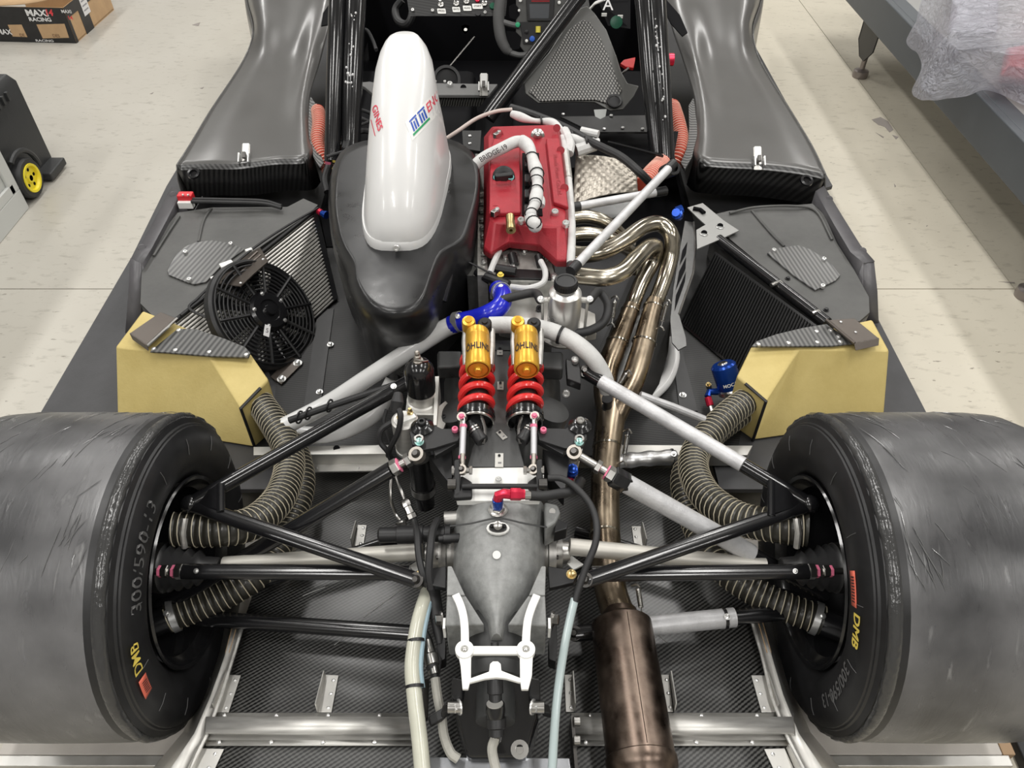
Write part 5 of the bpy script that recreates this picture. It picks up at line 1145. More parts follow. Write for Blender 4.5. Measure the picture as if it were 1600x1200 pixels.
MB().lathe(p(773, 1050, .415), p(775, 1115, .385), [(0, .012), (.03, .0125), (.032, .010), (.062, .010), (.066, .015), (.078, .015), (.08, .012), (.09, .012)], 18).build('speed_sensor', SAT, tl_)
MB().lathe(p(774, 1100, .40), p(775, 1136, .37), [(0, .014), (.01, .015), (.02, .014), (.04, .011), (.06, .007)], 16).build('sensor_plug', BLK, tl_); MB().lathe(p(773, 1099, .402), p(775, 1136, .37), [(0, .0125), (.004, .0125)], 16).build('sensor_ring', ALU, tl_)
PT(MB().tube(pl((774, 1132, .375), (775, 1150, .36), (769, 1168, .35), (772, 1190, .34), (782, 1225, .33)), .0075, 10, sm=5), 'sensor_cable', M('grey sleeve', (.42, .41, .37), .6, var=.15, vs=40), 'pale grey taped cable below the gearbox tail')
MB().rod(p(773, 1004, .455), p(773, 1012, .452), .006).build('peg', SAT, gb)
# white H bracket: one outline per limb
wb_ = empty('tail_bracket', p(775, 1020, .46), car, 'white painted H-shaped bracket over the gearbox tail')
Z = lambda x, y: (640+x/4, 900+y/4)
def limb(q, name='limb', z=.462): MB().prism([p(*Z(*a_), z) for a_ in q], (0, 0, -.006)).build(name, WPL, wb_, bevel=.001)
def arm(q, w_, name='arm'):
    P_ = spline([p(*Z(*a_), .462) for a_ in q], 6); T_, F2 = frames(P_); l, r = [], []
    for i, c_ in enumerate(P_):
        n_ = V((-T_[i].y, T_[i].x, 0)).normalized(); l.append(c_+n_*w_); r.append(c_-n_*w_)
    MB().prism(l+r[::-1], (0, 0, -.006)).build(name, WPL, wb_, bevel=.001)
arm([(286, 112), (312, 165), (332, 230), (343, 310), (346, 420)], .0062); arm([(796, 116), (764, 190), (742, 260), (732, 330), (727, 420)], .0062)
limb([(360, 436), (710, 436), (710, 488), (360, 488)], 'cross_bar'); limb([(300, 470), (385, 470), (383, 640), (366, 706), (330, 706), (318, 560)], 'leg'); limb([(688, 470), (772, 470), (765, 620), (742, 708), (698, 708), (690, 640)], 'leg')
limb([(380, 638), (496, 596), (502, 548), (520, 532), (552, 532), (570, 548), (574, 590), (692, 636), (692, 666), (600, 640), (540, 634), (470, 642), (372, 668)], 'lower_arch')
for x, y in ((343, 458), (727, 458)):
    c_ = p(*Z(x, y), .4635); MB().lathe(c_-V((0, 0, .009)), c_, [(0, .0138), (.010, .0138), (.0104, .006), (.006, .005)], 26).build('boss', WPL, wb_); fast('rivet', c_-V((0, 0, .0005)), (0, 0, 1), .004, wb_, STL)
# pale steel box at the bottom edge
MB().loft([pl((668, 1182, .285), (890, 1184, .285), (897, 1235, .285), (660, 1235, .285)), [q-V((0, 0, .07)) for q in pl((668, 1182, .285), (890, 1184, .285), (897, 1235, .285), (660, 1235, .285))]]).build('rear_crossmember', M('blued steel', (.34, .35, .37), .3, .8, var=.3, vs=10), car, 'grey steel cross member behind the gearbox', bevel=.002)
rp_ = PT(MB().prism(pl((892, 1118, .27), (897, 1118, .27), (905, 1225, .25), (900, 1225, .25)), (0, 0, -.06)), 'rear_plate', DST, 'thin steel plate beside the right rail'); 
for y in (1127, 1157): MB().rod(p(897, y, .27), p(906, y, .27), .008).build('stud', STL, rp_)
# rear side plates on the gearbox with pick-up bolts
for q, bl in (([(856, 884), (898, 891), (903, 899), (896, 910), (858, 919)], (893, 897)), ([(697, 884), (650, 891), (644, 899), (652, 910), (697, 919)], (655, 899))):
    t = PT(MB().prism(pl(*[(x, y, .40) for x, y in q]), (0, 0, -.012)), 'pickup_plate', SAT, 'dark pick-up plate with one bolt', bevel=.002); fast('bolt', p(*bl, .402), (0, -.1, 1), .006, t, BRS)
for s_ in (-1, 1):
    x = 857 if s_ > 0 else 696
    PT(MB().prism(pl((x, 1000, .36), (x+s_*12, 960, .36), (x+s_*14, 1010, .35), (x+s_*12, 1035, .34), (x, 1030, .34)), (0, 0, -.03)), 'lower_pickup', SAT, bevel=.002)
    fast('bolt', p(x+s_*8, 968, .375), (s_, -.2, .2), .009, car, STL, 'pickup_bolt'); MB().box(p(x+s_*3-2*s_, 981, .42), (.004, .018, .03)).build('white_tab', WPL, car)
# output flanges
for s_ in (-1, 1):
    c_ = V((.062*s_-.004, .03, .335))
    t = PT(MB().lathe(c_, c_+V((s_, 0, 0)), [(0, .040), (.028, .042), (.03, .050), (.036, .050), (.036, .046), (.043, .046), (.044, .034), (.055, .034), (.056, .022), (.07, .020)], 36), 'output_flange', M('machined steel', (.42, .41, .39), .35, .9, var=.2), 'machined gearbox output flange', sharp=25)
    for k in range(8): fast('bolt', c_+V((s_*.043, .040*math.cos(k*PI/4), .040*math.sin(k*PI/4))), (s_, 0, 0), .004, t, DST)
    MB().rod(c_+V((-s_*.02, .035, .062)), c_+V((s_*.034, .032, .060)), .013).build('mount_boss', ALU, t)
# shock absorbers
def shock(x, lab, sgn):
    t = empty('shock_absorber', p(x+1, 600, .52), car, lab)
    a_, b_ = p(x, 519, .565), p(x+1, 578, .565)
    L_ = (b_-a_).length; d = (b_-a_).normalized()
    MB().lathe(a_, b_, [(0, .018), (.003, .0225), (.018, .0232), (.019, .0228), (.021, .0228), (.022, .0232), (L_-.03, .0232), (L_-.029, .0238), (L_-.003, .0238), (L_, .0228), (L_+.001, .0205), (L_-.001, .0195), (L_-.001, .0075), (L_+.002, .007), (L_+.005, .0055), (L_+.005, .002)], 40).build('reservoir', GOLD, t, 'gold anodised gas reservoir', sharp=25)
    MB().lathe(b_-d*.0002, b_+d, [(0, .0195), (.0008, .0195), (.0008, .018), (0, .0178)], 36, False).build('dark_ring', M('amber face', (.40, .13, .02), .3, .8), t)
    fx_ = V((1, 0, 0)); fx_ = (fx_-d*fx_.dot(d)).normalized(); up_ = fx_.cross(-d); up_ = up_ if up_.z > 0 else -up_
    m_ = a_.lerp(b_, .60)
    # print faces up and to the rear
    def rf(u_, v_, c0=0): ang = u_/.0235+rad(90)-rad(0); return m_-d*(v_)+(fx_*-math.cos(ang)+up_*math.sin(ang))*.0241
    text('ÖHLINS', .0145, lambda u_, v_: rf(u_, v_*1.7), DSTK, t, 'lettering', bold=.02, sx=1.0)
    # body head: gold and black adjusters, bright body beside the reservoir
    MB().lathe(p(x-13, 513, .560), p(x-13, 513, .560)+V((0, -.25, 1)), [(0, .0135), (.022, .0135), (.026, .012), (.027, .007), (.030, .0065), (.030, .001)], 20).build('gold_adjuster', GOLD, t)
    MB().lathe(p(x+12, 514, .560), p(x+12, 514, .560)+V((0, -.25, 1)), [(0, .0135), (.020, .0135), (.023, .011), (.023, .006), (.027, .005), (.027, .001)], 20).build('black_adjuster', SAT, t)
    MB().tube(pl((x-17, 512, .55), (x-19, 535, .54), (x-17, 572, .53)), .0075, 10).build('body_edge', ALU, t); MB().tube(pl((x+21, 516, .55), (x+21, 540, .54), (x+19, 572, .53)), .0085, 10).build('body_edge', ALU, t)
    f_, r_ = p(x, 524, .515), p(x-2, 652, .500); ds = (r_-f_).normalized()
    MB().tube([f_, r_], .022, 20).build('damper_body', M('dark damper tube', (.10, .09, .085), .3, .8), t)
    s0, s1 = p(x, 562, .512), p(x-2, 647, .503)
    MB().helix([s0, s1], .0285, 4.6, .0072, 10, 28).build('coil_spring', SPR, t, 'red coil spring')
    MB().lathe(r_-ds*.006, r_+ds, [(0, .024), (.0, .0355), (.009, .0355), (.011, .034), (.016, .033), (.016, .0295), (.010, .028), (.010, .012)], 40).build('spring_perch', BLK, t, 'black spring perch', sharp=25)
    MB().lathe(r_+ds*.012, r_+ds, [(0, .0332), (.003, .0332), (.0045, .031)], 40, False).build('silver_rim', STL, t)
    e0 = p(x-2, 662, .50); e1 = p(x+2*sgn, 690, .492)
    MB().box(e0, (.026, .05, .022)).build('clevis', SAT, t, bevel=.004)
    # stack of spacers and pivot pin
    s_a, s_b = p(x-13*sgn, 660, .512), p(x+8*sgn, 690, .505)
    dd = (s_b-s_a).normalized(); LL = (s_b-s_a).length
    MB().lathe(s_a, s_b, [(0, .007), (LL*.18, .007), (LL*.2, .010), (LL*.36, .010), (LL*.38, .0115), (LL*.48, .0115), (LL*.5, .009), (LL*.55, .012), (LL*.95, .0125), (LL, .011)], 18).build('spacer_stack', SAT, t)
    for k in (.34, .46): MB().lathe(s_a.lerp(s_b, k), s_b, [(0, .0122), (.003, .0122)], 18).build('spacer_ring', STL, t)
    MB().tube(pl((x+6*sgn, 650, .52), (x+12*sgn, 672, .515), (x+9*sgn, 694, .505)), .003, 6, sm=4).build('clevis_edge', DST, t)
    return t
shock(746, 'left of the pair of gold and red coil-over shock absorbers', 1); shock(822, 'right of the pair of gold and red coil-over shock absorbers', -1)
# drop links, anti-roll bar
for (x0, y0), (x1, y1), (x2, y2), lab in (((722, 652), (724, 668), (722, 724), 'left'), ((836, 651), (834, 668), (834, 724), 'right')):
    a_, b_ = p(x1, y1, .525), p(x2, y2-12, .505)
    t = PT(MB().tube([a_, b_], .0057, 14), 'drop_link', M('pale satin aluminium', (.58, .58, .60), .45, .5), '%s silver drop link with pink paint marks' % lab); d = (b_-a_).normalized()
    for q, e in ((a_, -d), (b_, d)): hexnut(q, e, .0066, .006, t, PNK, 'paint_mark'); MB().rod(q, q+e*.018, .004).build('thread', STL, t)
    rodend(p(x0, y0, .530), d, .0085, t, M('nickel rod end', (.4, .37, .33))); fast('bolt', p(x0-1, y0-2, .540), (0, -.3, 1), .0036, t, PNK); rodend(p(x2, y2+10, .50), -d, .009, t, M('nickel rod end', (.4, .37, .33)))
    s_ = -1 if x0 < 780 else 1
    bx_ = x2-s_*0+s_*-9*-1 if False else (714 if s_ < 0 else 843)
    bl = MB().prism(pl((bx_-5, 718, .515), (bx_+5, 716, .515), (bx_+6, 770, .485), (bx_-5, 776, .485)), (0, 0, -.012)).build('blade', SAT, t, bevel=.003)
    MB().rod(p(x2-12, 735, .50), p(x2+12, 735, .50), .005).build('pivot_bolt', STL, t)
    for e in (-11, 11): hexnut(p(x2+e, 735, .50), V((e, 0, 0)), .0075, .006, t, STL)
ar = PT(MB().tube(pl((722, 760, .490), (840, 760, .490)), .0048, 12), 'anti_roll_bar', SAT, 'thin dark anti-roll bar across the white plate')
for q in ([(705, 752), (722, 742), (738, 752), (738, 776), (708, 778)], [(852, 752), (838, 742), (824, 752), (824, 760), (850, 772)]): MB().prism(pl(*[(x, y, .486) for x, y in q]), (0, 0, -.012)).build('bar_bracket', SAT, ar, bevel=.004)
for x in (708, 850): MB().lathe(p(x-8, 757, .49), p(x+8, 757, .49), [(0, .011), (.014, .011), (.015, .006)], 16).build('bearing', DST, ar)
# rockers
for q, piv, b1, b2, lw_, lab in (([(640, 676), (652, 660), (672, 661), (690, 670), (712, 670), (722, 678), (716, 688), (678, 700), (660, 703), (644, 694)], (660, 668), (711, 672), (655, 690), [(676, 700), (720, 680), (722, 688), (680, 712)], 'left'),
                                 ([(840, 676), (850, 669), (884, 670), (894, 662), (910, 662), (917, 682), (908, 701), (882, 700), (842, 687)], (906, 666), (849, 673), (905, 690), [(884, 700), (842, 680), (840, 688), (880, 710)], 'right')):
    t = PT(MB().prism(pl(*[(x, y, .512) for x, y in q]), (0, 0, -.008)), 'rocker', SAT, '%s black bell-crank rocker plate' % lab, bevel=.0012)
    MB().prism(pl(*[(x, y, .485) for x, y in q]), (0, 0, -.008)).build('lower_plate', SAT, t)
    MB().prism(pl(*[(x, y, .505) for x, y in lw_]), (0, 0, -.012)).build('side_bar', SAT, t, bevel=.001)
    c_ = p(*piv, .512); MB().lathe(c_, c_+V((0, 0, 1)), [(0, .021), (.003, .021), (.008, .014), (.010, .011)], 28).build('pivot_cap', BLK, t); fast('screw', c_+V((0, 0, .011)), (0, -.1, 1), .008, t, STL if lab == 'right' else SAT)
    fast('screw', p(*b1, .515), (0, -.1, 1), .006, t, PNK); fast('bolt', p(*b2, .522), (0, -.2, 1), .0055, t, M('teal bolt', (.35, .55, .52), .3, .8)); fast('screw', p(*b2, .514), (0, 0, 1), .010, t, STL)
PT(MB().prism(pl((670, 712, .47), (706, 702, .47), (706, 760, .45), (690, 740, .45)), (0, 0, -.04)), 'support_web', SAT); PT(MB().prism(pl((848, 702, .47), (890, 712, .47), (882, 770, .45), (856, 740, .45)), (0, 0, -.04)), 'support_web', SAT)
wbk = PT(MB().prism(pl((884, 560, .475), (906, 566, .475), (908, 600, .455), (886, 592, .455)), (0, 0, -.02)), 'front_pickup', SAT, 'black wishbone pick-up with a bright bolt', bevel=.002); fast('screw', p(898, 564, .478), (0, -.2, 1), .008, wbk); fast('screw', p(884, 614, .43), (0, -.8, .4), .008, wbk)
# red and blue breather fitting with its hose
fx0 = p(778, 797, .470)
fb_ = PT(MB().lathe(fx0, fx0+V((0, .1, 1)), [(0, .015), (.002, .015), (.003, .012), (.010, .012)], 6), 'breather_fitting', STL, 'red elbow on a blue collar above the gearbox')
MB().lathe(fx0, fx0+V((0, .1, 1)), [(0, .0165), (.0015, .0165)], 24).build('washer', STL, fb_); MB().lathe(fx0+V((0, .001, .010)), fx0+V((0, .1, 1.01)), [(0, .0085), (.008, .0095), (.016, .0095), (.017, .008), (.022, .008)], 14).build('blue_collar', BLUA, fb_)
e = fx0+V((0, .003, .034))
MB().tube([e-V((0, .001, .006)), e+V((.001, .001, .002)), e+V((.010, .002, .006)), e+V((.022, .001, .005))], .0085, 10).build('red_elbow', REDA, fb_); MB().lathe(e+V((.020, .001, .0055)), e+V((.3, 0, 0)), [(0, .008), (.002, .0105), (.018, .0105), (.020, .009), (.026, .0085)], 6).build('red_nut', REDA, fb_)
hs_ = e+V((.046, 0, .003)); MB().rod(hs_, hs_+V((.010, 0, 0)), .0075).build('crimp', STL, fb_)
PT(MB().tube([hs_+V((.008, 0, 0)), *pl((850, 775, .50), (875, 771, .49), (897, 766, .48), (908, 752, .44))], .0085, 12, sm=6), 'breather_hose', RUB, 'dark grey hose from the red elbow')
PT(MB().tube(pl((856, 747, .50), (878, 748, .50), (900, 762, .50), (922, 788, .495), (932, 818, .49), (930, 850, .48), (916, 885, .46), (904, 920, .44), (898, 940, .43)), .0058, 12, sm=6), 'overflow_hose', RUB, 'grey hose curving down to the clear tube')
PT(MB().tube(pl((898, 936, .43), (890, 970, .42), (882, 1010, .41), (873, 1070, .39), (867, 1130, .37), (862, 1215, .35)), .0068, 12, sm=6), 'clear_tube', CLR2, 'clear bluish tube right of the gearbox')
bf = PT(MB().lathe(p(893, 740, .40), p(896, 726, .44), [(0, .012), (.012, .012), (.014, .009), (.024, .010), (.026, .006)], 10), 'banjo_fitting', BLUA, 'blue fitting under the right rocker'); MB().rod(p(893, 742, .40), p(888, 756, .39), .007).build('red_nut', REDA, bf)
# accumulator, pump, canister on the left of the bell housing
c_ = p(654, 572, .555); D_ = V((0, 0, -1))
ac = PT(MB().lathe(c_+V((0, 0, .012)), c_-V((0, 0, .5)), [(-.002, .004), (0, .011), (.006, .020), (.016, .0265), (.026, .0285), (.075, .0285)], 36), 'accumulator', BLK, 'black domed gas accumulator on an aluminium block', sharp=40)
MB().lathe(c_-V((0, 0, .060)), c_-V((0, 0, .5)), [(0, .0275), (.028, .0278), (.030, .031), (.12, .031)], 36).build('aluminium_collar', ALU, ac); MB().box(c_-V((0, .010, .125)), (.062, .062, .07)).build('valve_block', ALU, ac, bevel=.003)
MB().lathe(c_+V((0, 0, .010)), c_+V((0, 0, 1)), [(0, .010), (.006, .010), (.008, .006), (.016, .006), (.018, .004), (.024, .005), (.027, .003)], 12).build('gas_valve', M('nickel rod end', (.62, .58, .52), .3, 1), ac)
MB().tube([c_+V((-.012, 0, .012)), c_+V((-.004, -.006, .024)), c_+V((.010, -.004, .016)), c_+V((.018, .004, .010))], .0018, 6, sm=4).build('valve_clip', STL, ac)
c2 = p(632, 655, .505)
pm = PT(MB().lathe(c2, c2-V((0, 0, 1)), [(-.002, .002), (-.001, .020), (.002, .0245), (.072, .0245), (.073, .022), (.078, .022), (.079, .0245), (.086, .0245)], 36), 'hydraulic_pump', ALU, 'small silver hydraulic pump with brass terminals', sharp=30)
MB().box(c2+V((.002, -.004, .003)), (.040, .012, .006), Matrix.Rotation(rad(30), 3, 'Z')).build('terminal_plate', WPL, pm, bevel=.001)
for dx, dy in ((.010, .010), (-.008, -.001)): MB().lathe(c2+V((dx, dy, .004)), c2+V((dx, dy, 1)), [(0, .006), (.004, .006), (.005, .004), (.012, .004), (.014, .003)], 8).build('terminal', BRS, pm)
MB().tube([p(618, 642, .53), p(621, 628, .545), p(622, 615, .55)], [.010, .012, .008], 10).build('black_plug', RUB, pm)
PT(MB().tube(pl((620, 632, .54), (626, 650, .53), (622, 675, .50), (610, 700, .46), (607, 712, .42)), .0055, 8, sm=5), 'pump_lead', RUB); PT(MB().tube(pl((612, 660, .49), (596, 672, .48), (594, 690, .46), (606, 706, .44), (612, 720, .40)), .0055, 8, sm=6), 'pump_lead', RUB)
PT(MB().tube(pl((604, 640, .49), (600, 660, .47), (608, 690, .44)), .004, 8, sm=5), 'pump_lead', RUB)
c3 = p(656, 722, .36)
cn_ = PT(MB().lathe(c3+V((0, 0, .02)), c3-V((0, 0, 1)), [(0, .024), (.09, .024), (.092, .0255), (.118, .0255), (.12, .020), (.16, .020)], 30), 'damper_canister', BLK, 'black canister with a silver band below the rocker'); MB().lathe(c3-V((0, 0, .072)), c3-V((0, 0, 1)), [(0, .0245), (0, .0262), (.020, .0262), (.020, .0245)], 30, False).build('silver_band', STL, cn_)
PT(MB().prism(pl((680, 588, .50), (686, 588, .50), (682, 664, .46), (677, 664, .46)), (0, 0, -.06)), 'mount_plate', ALUC, 'thin upright aluminium mount plate')
mp_ = PT(MB().prism(pl((686, 634, .455), (696, 626, .455), (704, 634, .455), (700, 654, .455), (692, 672, .455), (682, 668, .455)), (0, 0, -.008)), 'mount_plate', ALUC, 'rounded pale mount plate', bevel=.001); fast('screw', p(694, 652, .456), (0, 0, 1), .005, mp_, SAT)
# starter motor across the left of the gearbox
a_, b_ = p(591, 836, .40), p(704, 834, .40); L_ = (b_-a_).length
sm_ = PT(MB().lathe(a_, b_, [(0, .0105), (.003, .0135), (.033, .0135), (.034, .0165), (L_*.62, .0165), (L_*.63, .014), (L_*.92, .014), (L_*.93, .018), (L_, .018)], 28), 'starter_motor', SAT, 'dark cylindrical starter motor left of the gearbox', sharp=25)
MB().lathe(p(686, 842, .415), p(722, 840, .42), [(0, .0065), (.008, .0065), (.009, .008), (.036, .008), (.040, .0065)], 16).build('starter_pin', SAT, sm_)
# wiring and tubes along the left of the gearbox
PT(MB().tube(pl((612, 742, .42), (610, 775, .40), (617, 800, .37), (625, 812, .36)), .0032, 8, sm=5), 'braided_line', STL, 'thin braided line ending in a fitting'); fast('bolt', p(628, 817, .36), (.2, -.5, -.3), .008, car, STL, 'line_fitting')
PT(MB().tube(pl((618, 742, .43), (626, 765, .42), (632, 780, .41)), .0032, 8, sm=4), 'braided_line', STL, 'thin braided line into the steel union')
un = PT(MB().lathe(p(632, 780, .41), p(646, 812, .39), [(0, .007), (.006, .010), (.014, .010), (.015, .008), (.028, .0085), (.030, .0105), (.038, .0105), (.04, .007)], 8), 'hose_union', STL, 'steel hose union left of the gearbox')
PT(MB().tube(pl((647, 812, .39), (652, 835, .42), (654, 865, .42), (660, 895, .41), (668, 915, .39)), .0062, 10, sm=6), 'dark_hose', RUB, 'dark hose crossing over the starter motor'); PT(MB().tube(pl((684, 812, .42), (676, 830, .43), (672, 860, .43), (670, 895, .41), (674, 920, .39)), .0068, 10, sm=6), 'dark_hose', RUB, 'second dark hose crossing the starter motor')
mk = PT(MB().tube(pl((668, 925, .36), (658, 955, .37), (650, 990, .37), (644, 1040, .36), (648, 1090, .35), (655, 1150, .34), (662, 1225, .33)), .0125, 16, sm=6), 'milky_tube', CLR, 'thick milky tube running down left of the gearbox')
PT(MB().tube(pl((676, 925, .36), (668, 955, .37), (661, 990, .37), (656, 1040, .36), (659, 1075, .35)), .0055, 10, sm=6), 'blue_grey_wire', M('pale blue sleeve', (.30, .42, .48), .4), 'pale blue tube beside the milky one')
for x, y, z in ((650, 1000, .367), (648, 1071, .352)): MB().lathe(p(x, y, z), p(x+1, y+20, z-.004), [(0, .0128), (0, .0152), (.005, .0152), (.005, .0128)], 20, False).build('cable_tie', SAT, mk)
cb_ = PT(MB().tube(pl((676, 915, .37), (680, 945, .36), (684, 970, .36)), .012, 12), 'wiring_plug', RUB, 'black wiring plugs left of the gearbox tail'); MB().tube(pl((682, 968, .36), (686, 990, .355), (688, 1006, .35)), [.010, .009, .006], 12).build('plug_boot', RUB, cb_)
MB().lathe(p(667, 1000, .35), p(676, 1040, .34), [(0, .009), (.022, .010), (.024, .012), (.040, .012), (.042, .0095), (.056, .0095)], 16).build('metal_connector', STL, cb_); MB().tube(pl((662, 985, .352), (667, 1002, .35)), [.006, .010], 10).build('plug_boot', RUB, cb_); MB().tube(pl((675, 1040, .34), (681, 1062, .335)), [.011, .005], 10).build('plug_boot', RUB, cb_)
PT(MB().tube(pl((686, 1004, .35), (688, 1030, .34), (684, 1060, .335), (686, 1090, .33)), .003, 8, sm=5), 'thin_wire', RUB)
PT(MB().tube(pl((680, 1060, .335), (684, 1090, .33), (690, 1120, .32), (694, 1150, .31), (704, 1176, .305), (716, 1186, .30)), .0078, 10, sm=6), 'grey_cable', M('grey sleeve', (.42, .41, .37)), 'pale grey taped cable bundle')
cl_ = PT(MB().prism(pl((668, 1120, .33), (690, 1106, .34), (700, 1100, .345), (702, 1112, .34), (690, 1124, .335), (672, 1134, .325)), (0, 0, -.01)), 'cable_bracket', SAT, 'black bracket clipped over the grey cable', bevel=.002)
MB().prism(pl((660, 1062, .29), (670, 1060, .29), (668, 1120, .28), (662, 1126, .28)), (0, 0, -.01)).build('support_strut', DST, cl_)
ck2 = PT(MB().tube(pl((452, 657, .34), (500, 640, .36), (560, 620, .38), (622, 600, .40)), .0075, 10), 'tied_line', RUB, 'black line tied along the left white pipe')
for x, y, z in ((468, 652, .345), (482, 646, .352), (515, 634, .364)): MB().tube([p(x, y, z)+V((.004*math.cos(a_), .013*math.cos(a_), .013*math.sin(a_))) for a_ in [2*PI*i/14 for i in range(15)]], .0022, 5).build('cable_tie', SAT, ck2)
for q in ([(893, 868), (912, 882), (896, 890), (886, 880)], [(658, 872), (640, 884), (648, 894), (668, 884)]): PT(MB().prism(pl(*[(x, y, .33) for x, y in q]), (0, 0, -.004)), 'white_shim', WPL, 'small white plate behind a pick-up bracket')
# ------------------------------------------------------------ THE CAR: cockpit, roll hoop, bulkhead
tubm = PT(MB().prism([V(q) for q in ((-.62, 1.28, .131), (.62, 1.28, .131), (.66, 3.6, .131), (-.66, 3.6, .131))], (0, 0, .006)), 'cockpit_floor', VOID, 'black cockpit floor')
for s_ in (-1, 1):
    MB().prism([V((s_*.60, 1.52, .135)), V((s_*.52, 1.52, .36)), V((s_*.56, 2.2, .50)), V((s_*.60, 3.6, .60)), V((s_*.66, 3.6, .135))], (s_*.012, 0, 0)).build('cockpit_wall', BLK, tubm)
MB().prism([V((-.62, 2.72, .13)), V((.62, 2.72, .13)), V((.60, 2.72, .62)), V((-.60, 2.72, .62))], (0, .01, 0)).build('front_panel', VOID, tubm)
for x0, x1, zz in ((-.60, -.12, .30), (.02, .55, .30)): MB().box(((x0+x1)/2, 1.95, zz-.1), (x1-x0, .6, .2)).build('seat_box', VOID, tubm, bevel=.03)
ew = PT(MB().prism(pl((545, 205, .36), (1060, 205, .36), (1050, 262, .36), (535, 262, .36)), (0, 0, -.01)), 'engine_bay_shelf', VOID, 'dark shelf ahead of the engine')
PT(MB().prism(pl((876, 182, .42), (1016, 180, .42), (1036, 206, .42), (925, 206, .42)), (0, 0, -.006)), 'rear_shelf', CARBL, 'black carbon shelf with bright rivets')
for x, y in ((944, 201), (973, 199), (1004, 201), (880, 178), (955, 180)): fast('rivet', p(x, y, .424), (0, 0, 1), .006, car)
PT(MB().prism(pl((722, 204, .44), (752, 204, .44), (750, 236, .44), (724, 232, .44)), (0, 0, -.01)), 'carbon_tab', CARBL, 'striped carbon tab behind the plenum')
for x, y in ((734, 212), (734, 224)): fast('rivet', p(x, y, .442), (0, 0, 1), .006, car)
PT(MB().tube(pl((950, 222, .45), (990, 232, .45), (1036, 244, .45)), .005, 6), 'shelf_lip', BLK)
# bulkhead beam with latch
bl_ = PT(MB().prism(pl((556, 129, .45), (578, 127, .45), (582, 128, .45), (778, 131, .45), (764, 148, .45), (584, 148, .45), (570, 136, .45)), (0, 0, -.012)), 'bulkhead_beam', M('grey carbon beam', (.12, .12, .118), .45), 'grey beam across the cockpit bulkhead', bevel=.003)
MB().prism(pl((584, 148, .445), (764, 148, .445), (750, 166, .40), (600, 166, .40)), (0, .004, 0)).build('beam_face', carbon('carbon beam face', (.012, .012, .012), (.13, .13, .12), .006, 45, rough=.45), bl_)
for x, y, r in ((703, 133, .012), (680, 128, .006), (695, 128, .006)): fast('screw', p(x, y, .452), (0, -.2, 1), r*.8, bl_)
MB().lathe(p(724, 137, .4502), p(724, 137, .6), [(0, .010), (.0008, .010)], 14).build('hole', VOID, bl_)
latch(p(756, 133, .475), bl_)
PT(MB().lathe(p(698, 125, .36), p(698, 118, .40), [(0, .05), (.01, .05), (.01, .04), (.0, .038)], 30), 'belt_reel', SAT, 'dark disc behind the beam')
# roll hoop and diagonal
hp = empty('roll_hoop', p(780, 200, .38), car, 'black painted tubular roll hoop with scuffed paint')
CHIPW = M('chipped paint', (.55, .55, .55), .4)
MB().tube(pl((519, 252, .37), (523, 130, .55), (528, 0, .72), (530, -60, .78)), [.024, .026, .028, .029], 18).build('hoop_leg', BLK, hp)
MB().tube(pl((548, 240, .38), (551, 130, .55), (556, 0, .72), (558, -60, .78)), [.030, .030, .031, .031], 18).build('hoop_leg', BLK, hp)
MB().tube(pl((1041, 250, .37), (1034, 130, .55), (1025, 0, .72), (1022, -60, .78)), [.026, .028, .030, .031], 18).build('hoop_leg', BLK, hp)
MB().tube(pl((1026, 240, .38), (1015, 130, .55), (1005, 0, .72), (1002, -60, .78)), [.022, .024, .026, .028], 18).build('hoop_leg', BLK, hp)
MB().tube(pl((762, 184, .40), (910, -12, .70), (940, -50, .76)), .0255, 18).build('diagonal', BLK, hp)
rn = random.Random(11)
b = MB()
for k in range(46):
    if k % 2: t = rn.random(); q = p(1034-10*t+rn.uniform(-3, 6), 190-185*t, .47+.26*t)
    else: t = rn.random(); q = p(545+5*t+rn.uniform(-6, 6), 140-120*t, .56+.16*t)
    q = q+(CAM-q).normalized()*.022; b.sphere(q, rn.uniform(.0015, .004), 6, 4, (1, 1.8, 1))
o = b.build('paint_chips', CHIPW, hp); o['kind'] = 'stuff'
# carbon headrest panel
def hz(y): return .42+(170-y)/160*.22
outl = [(907, 12), (918, 9), (929, 20), (948, 47), (964, 89), (971, 112), (981, 130), (999, 134), (991, 150), (974, 171), (953, 173), (929, 160), (897, 159), (841, 161), (821, 146), (818, 130), (838, 105), (857, 82), (883, 42)]
hr = PT(MB().prism([p(x, y, hz(y)) for x, y in outl], (0, .012, -.008)), 'headrest_panel', M('grey carbon rim', (.10, .10, .095), .4, coat=.3), 'three-cornered carbon weave headrest panel', bevel=.004)
inn = [(910, 31), (921, 33), (938, 58), (953, 92), (963, 120), (972, 140), (960, 165), (930, 156), (897, 156), (844, 158), (826, 143), (845, 118), (866, 82), (890, 45)]
MB().prism([p(x, y, hz(y)+.003) for x, y in inn], (0, .004, -.006)).build('weave_face', CARBW, hr, bevel=.002)
c_ = p(960, 158, hz(158)+.004); MB().lathe(c_, c_+V((0, -.5, .8)), [(0, .026), (.004, .024), (.002, .018), (-.01, .015)], 22).build('dimple', SAT, hr)
PT(MB().prism(pl((928, 172, .43), (948, 171, .43), (946, 182, .42), (938, 186, .42), (930, 182, .42)), (0, .003, 0)), 'grey_tab', M('grey tab', (.25, .26, .25), .5), 'rounded grey tab below the headrest')
PT(MB().tube(pl((922, 14, .62), (930, 5, .64), (946, -2, .66)), .014, 10, flat=.3), 'white_strap', WPL, 'white strap end by the headrest')
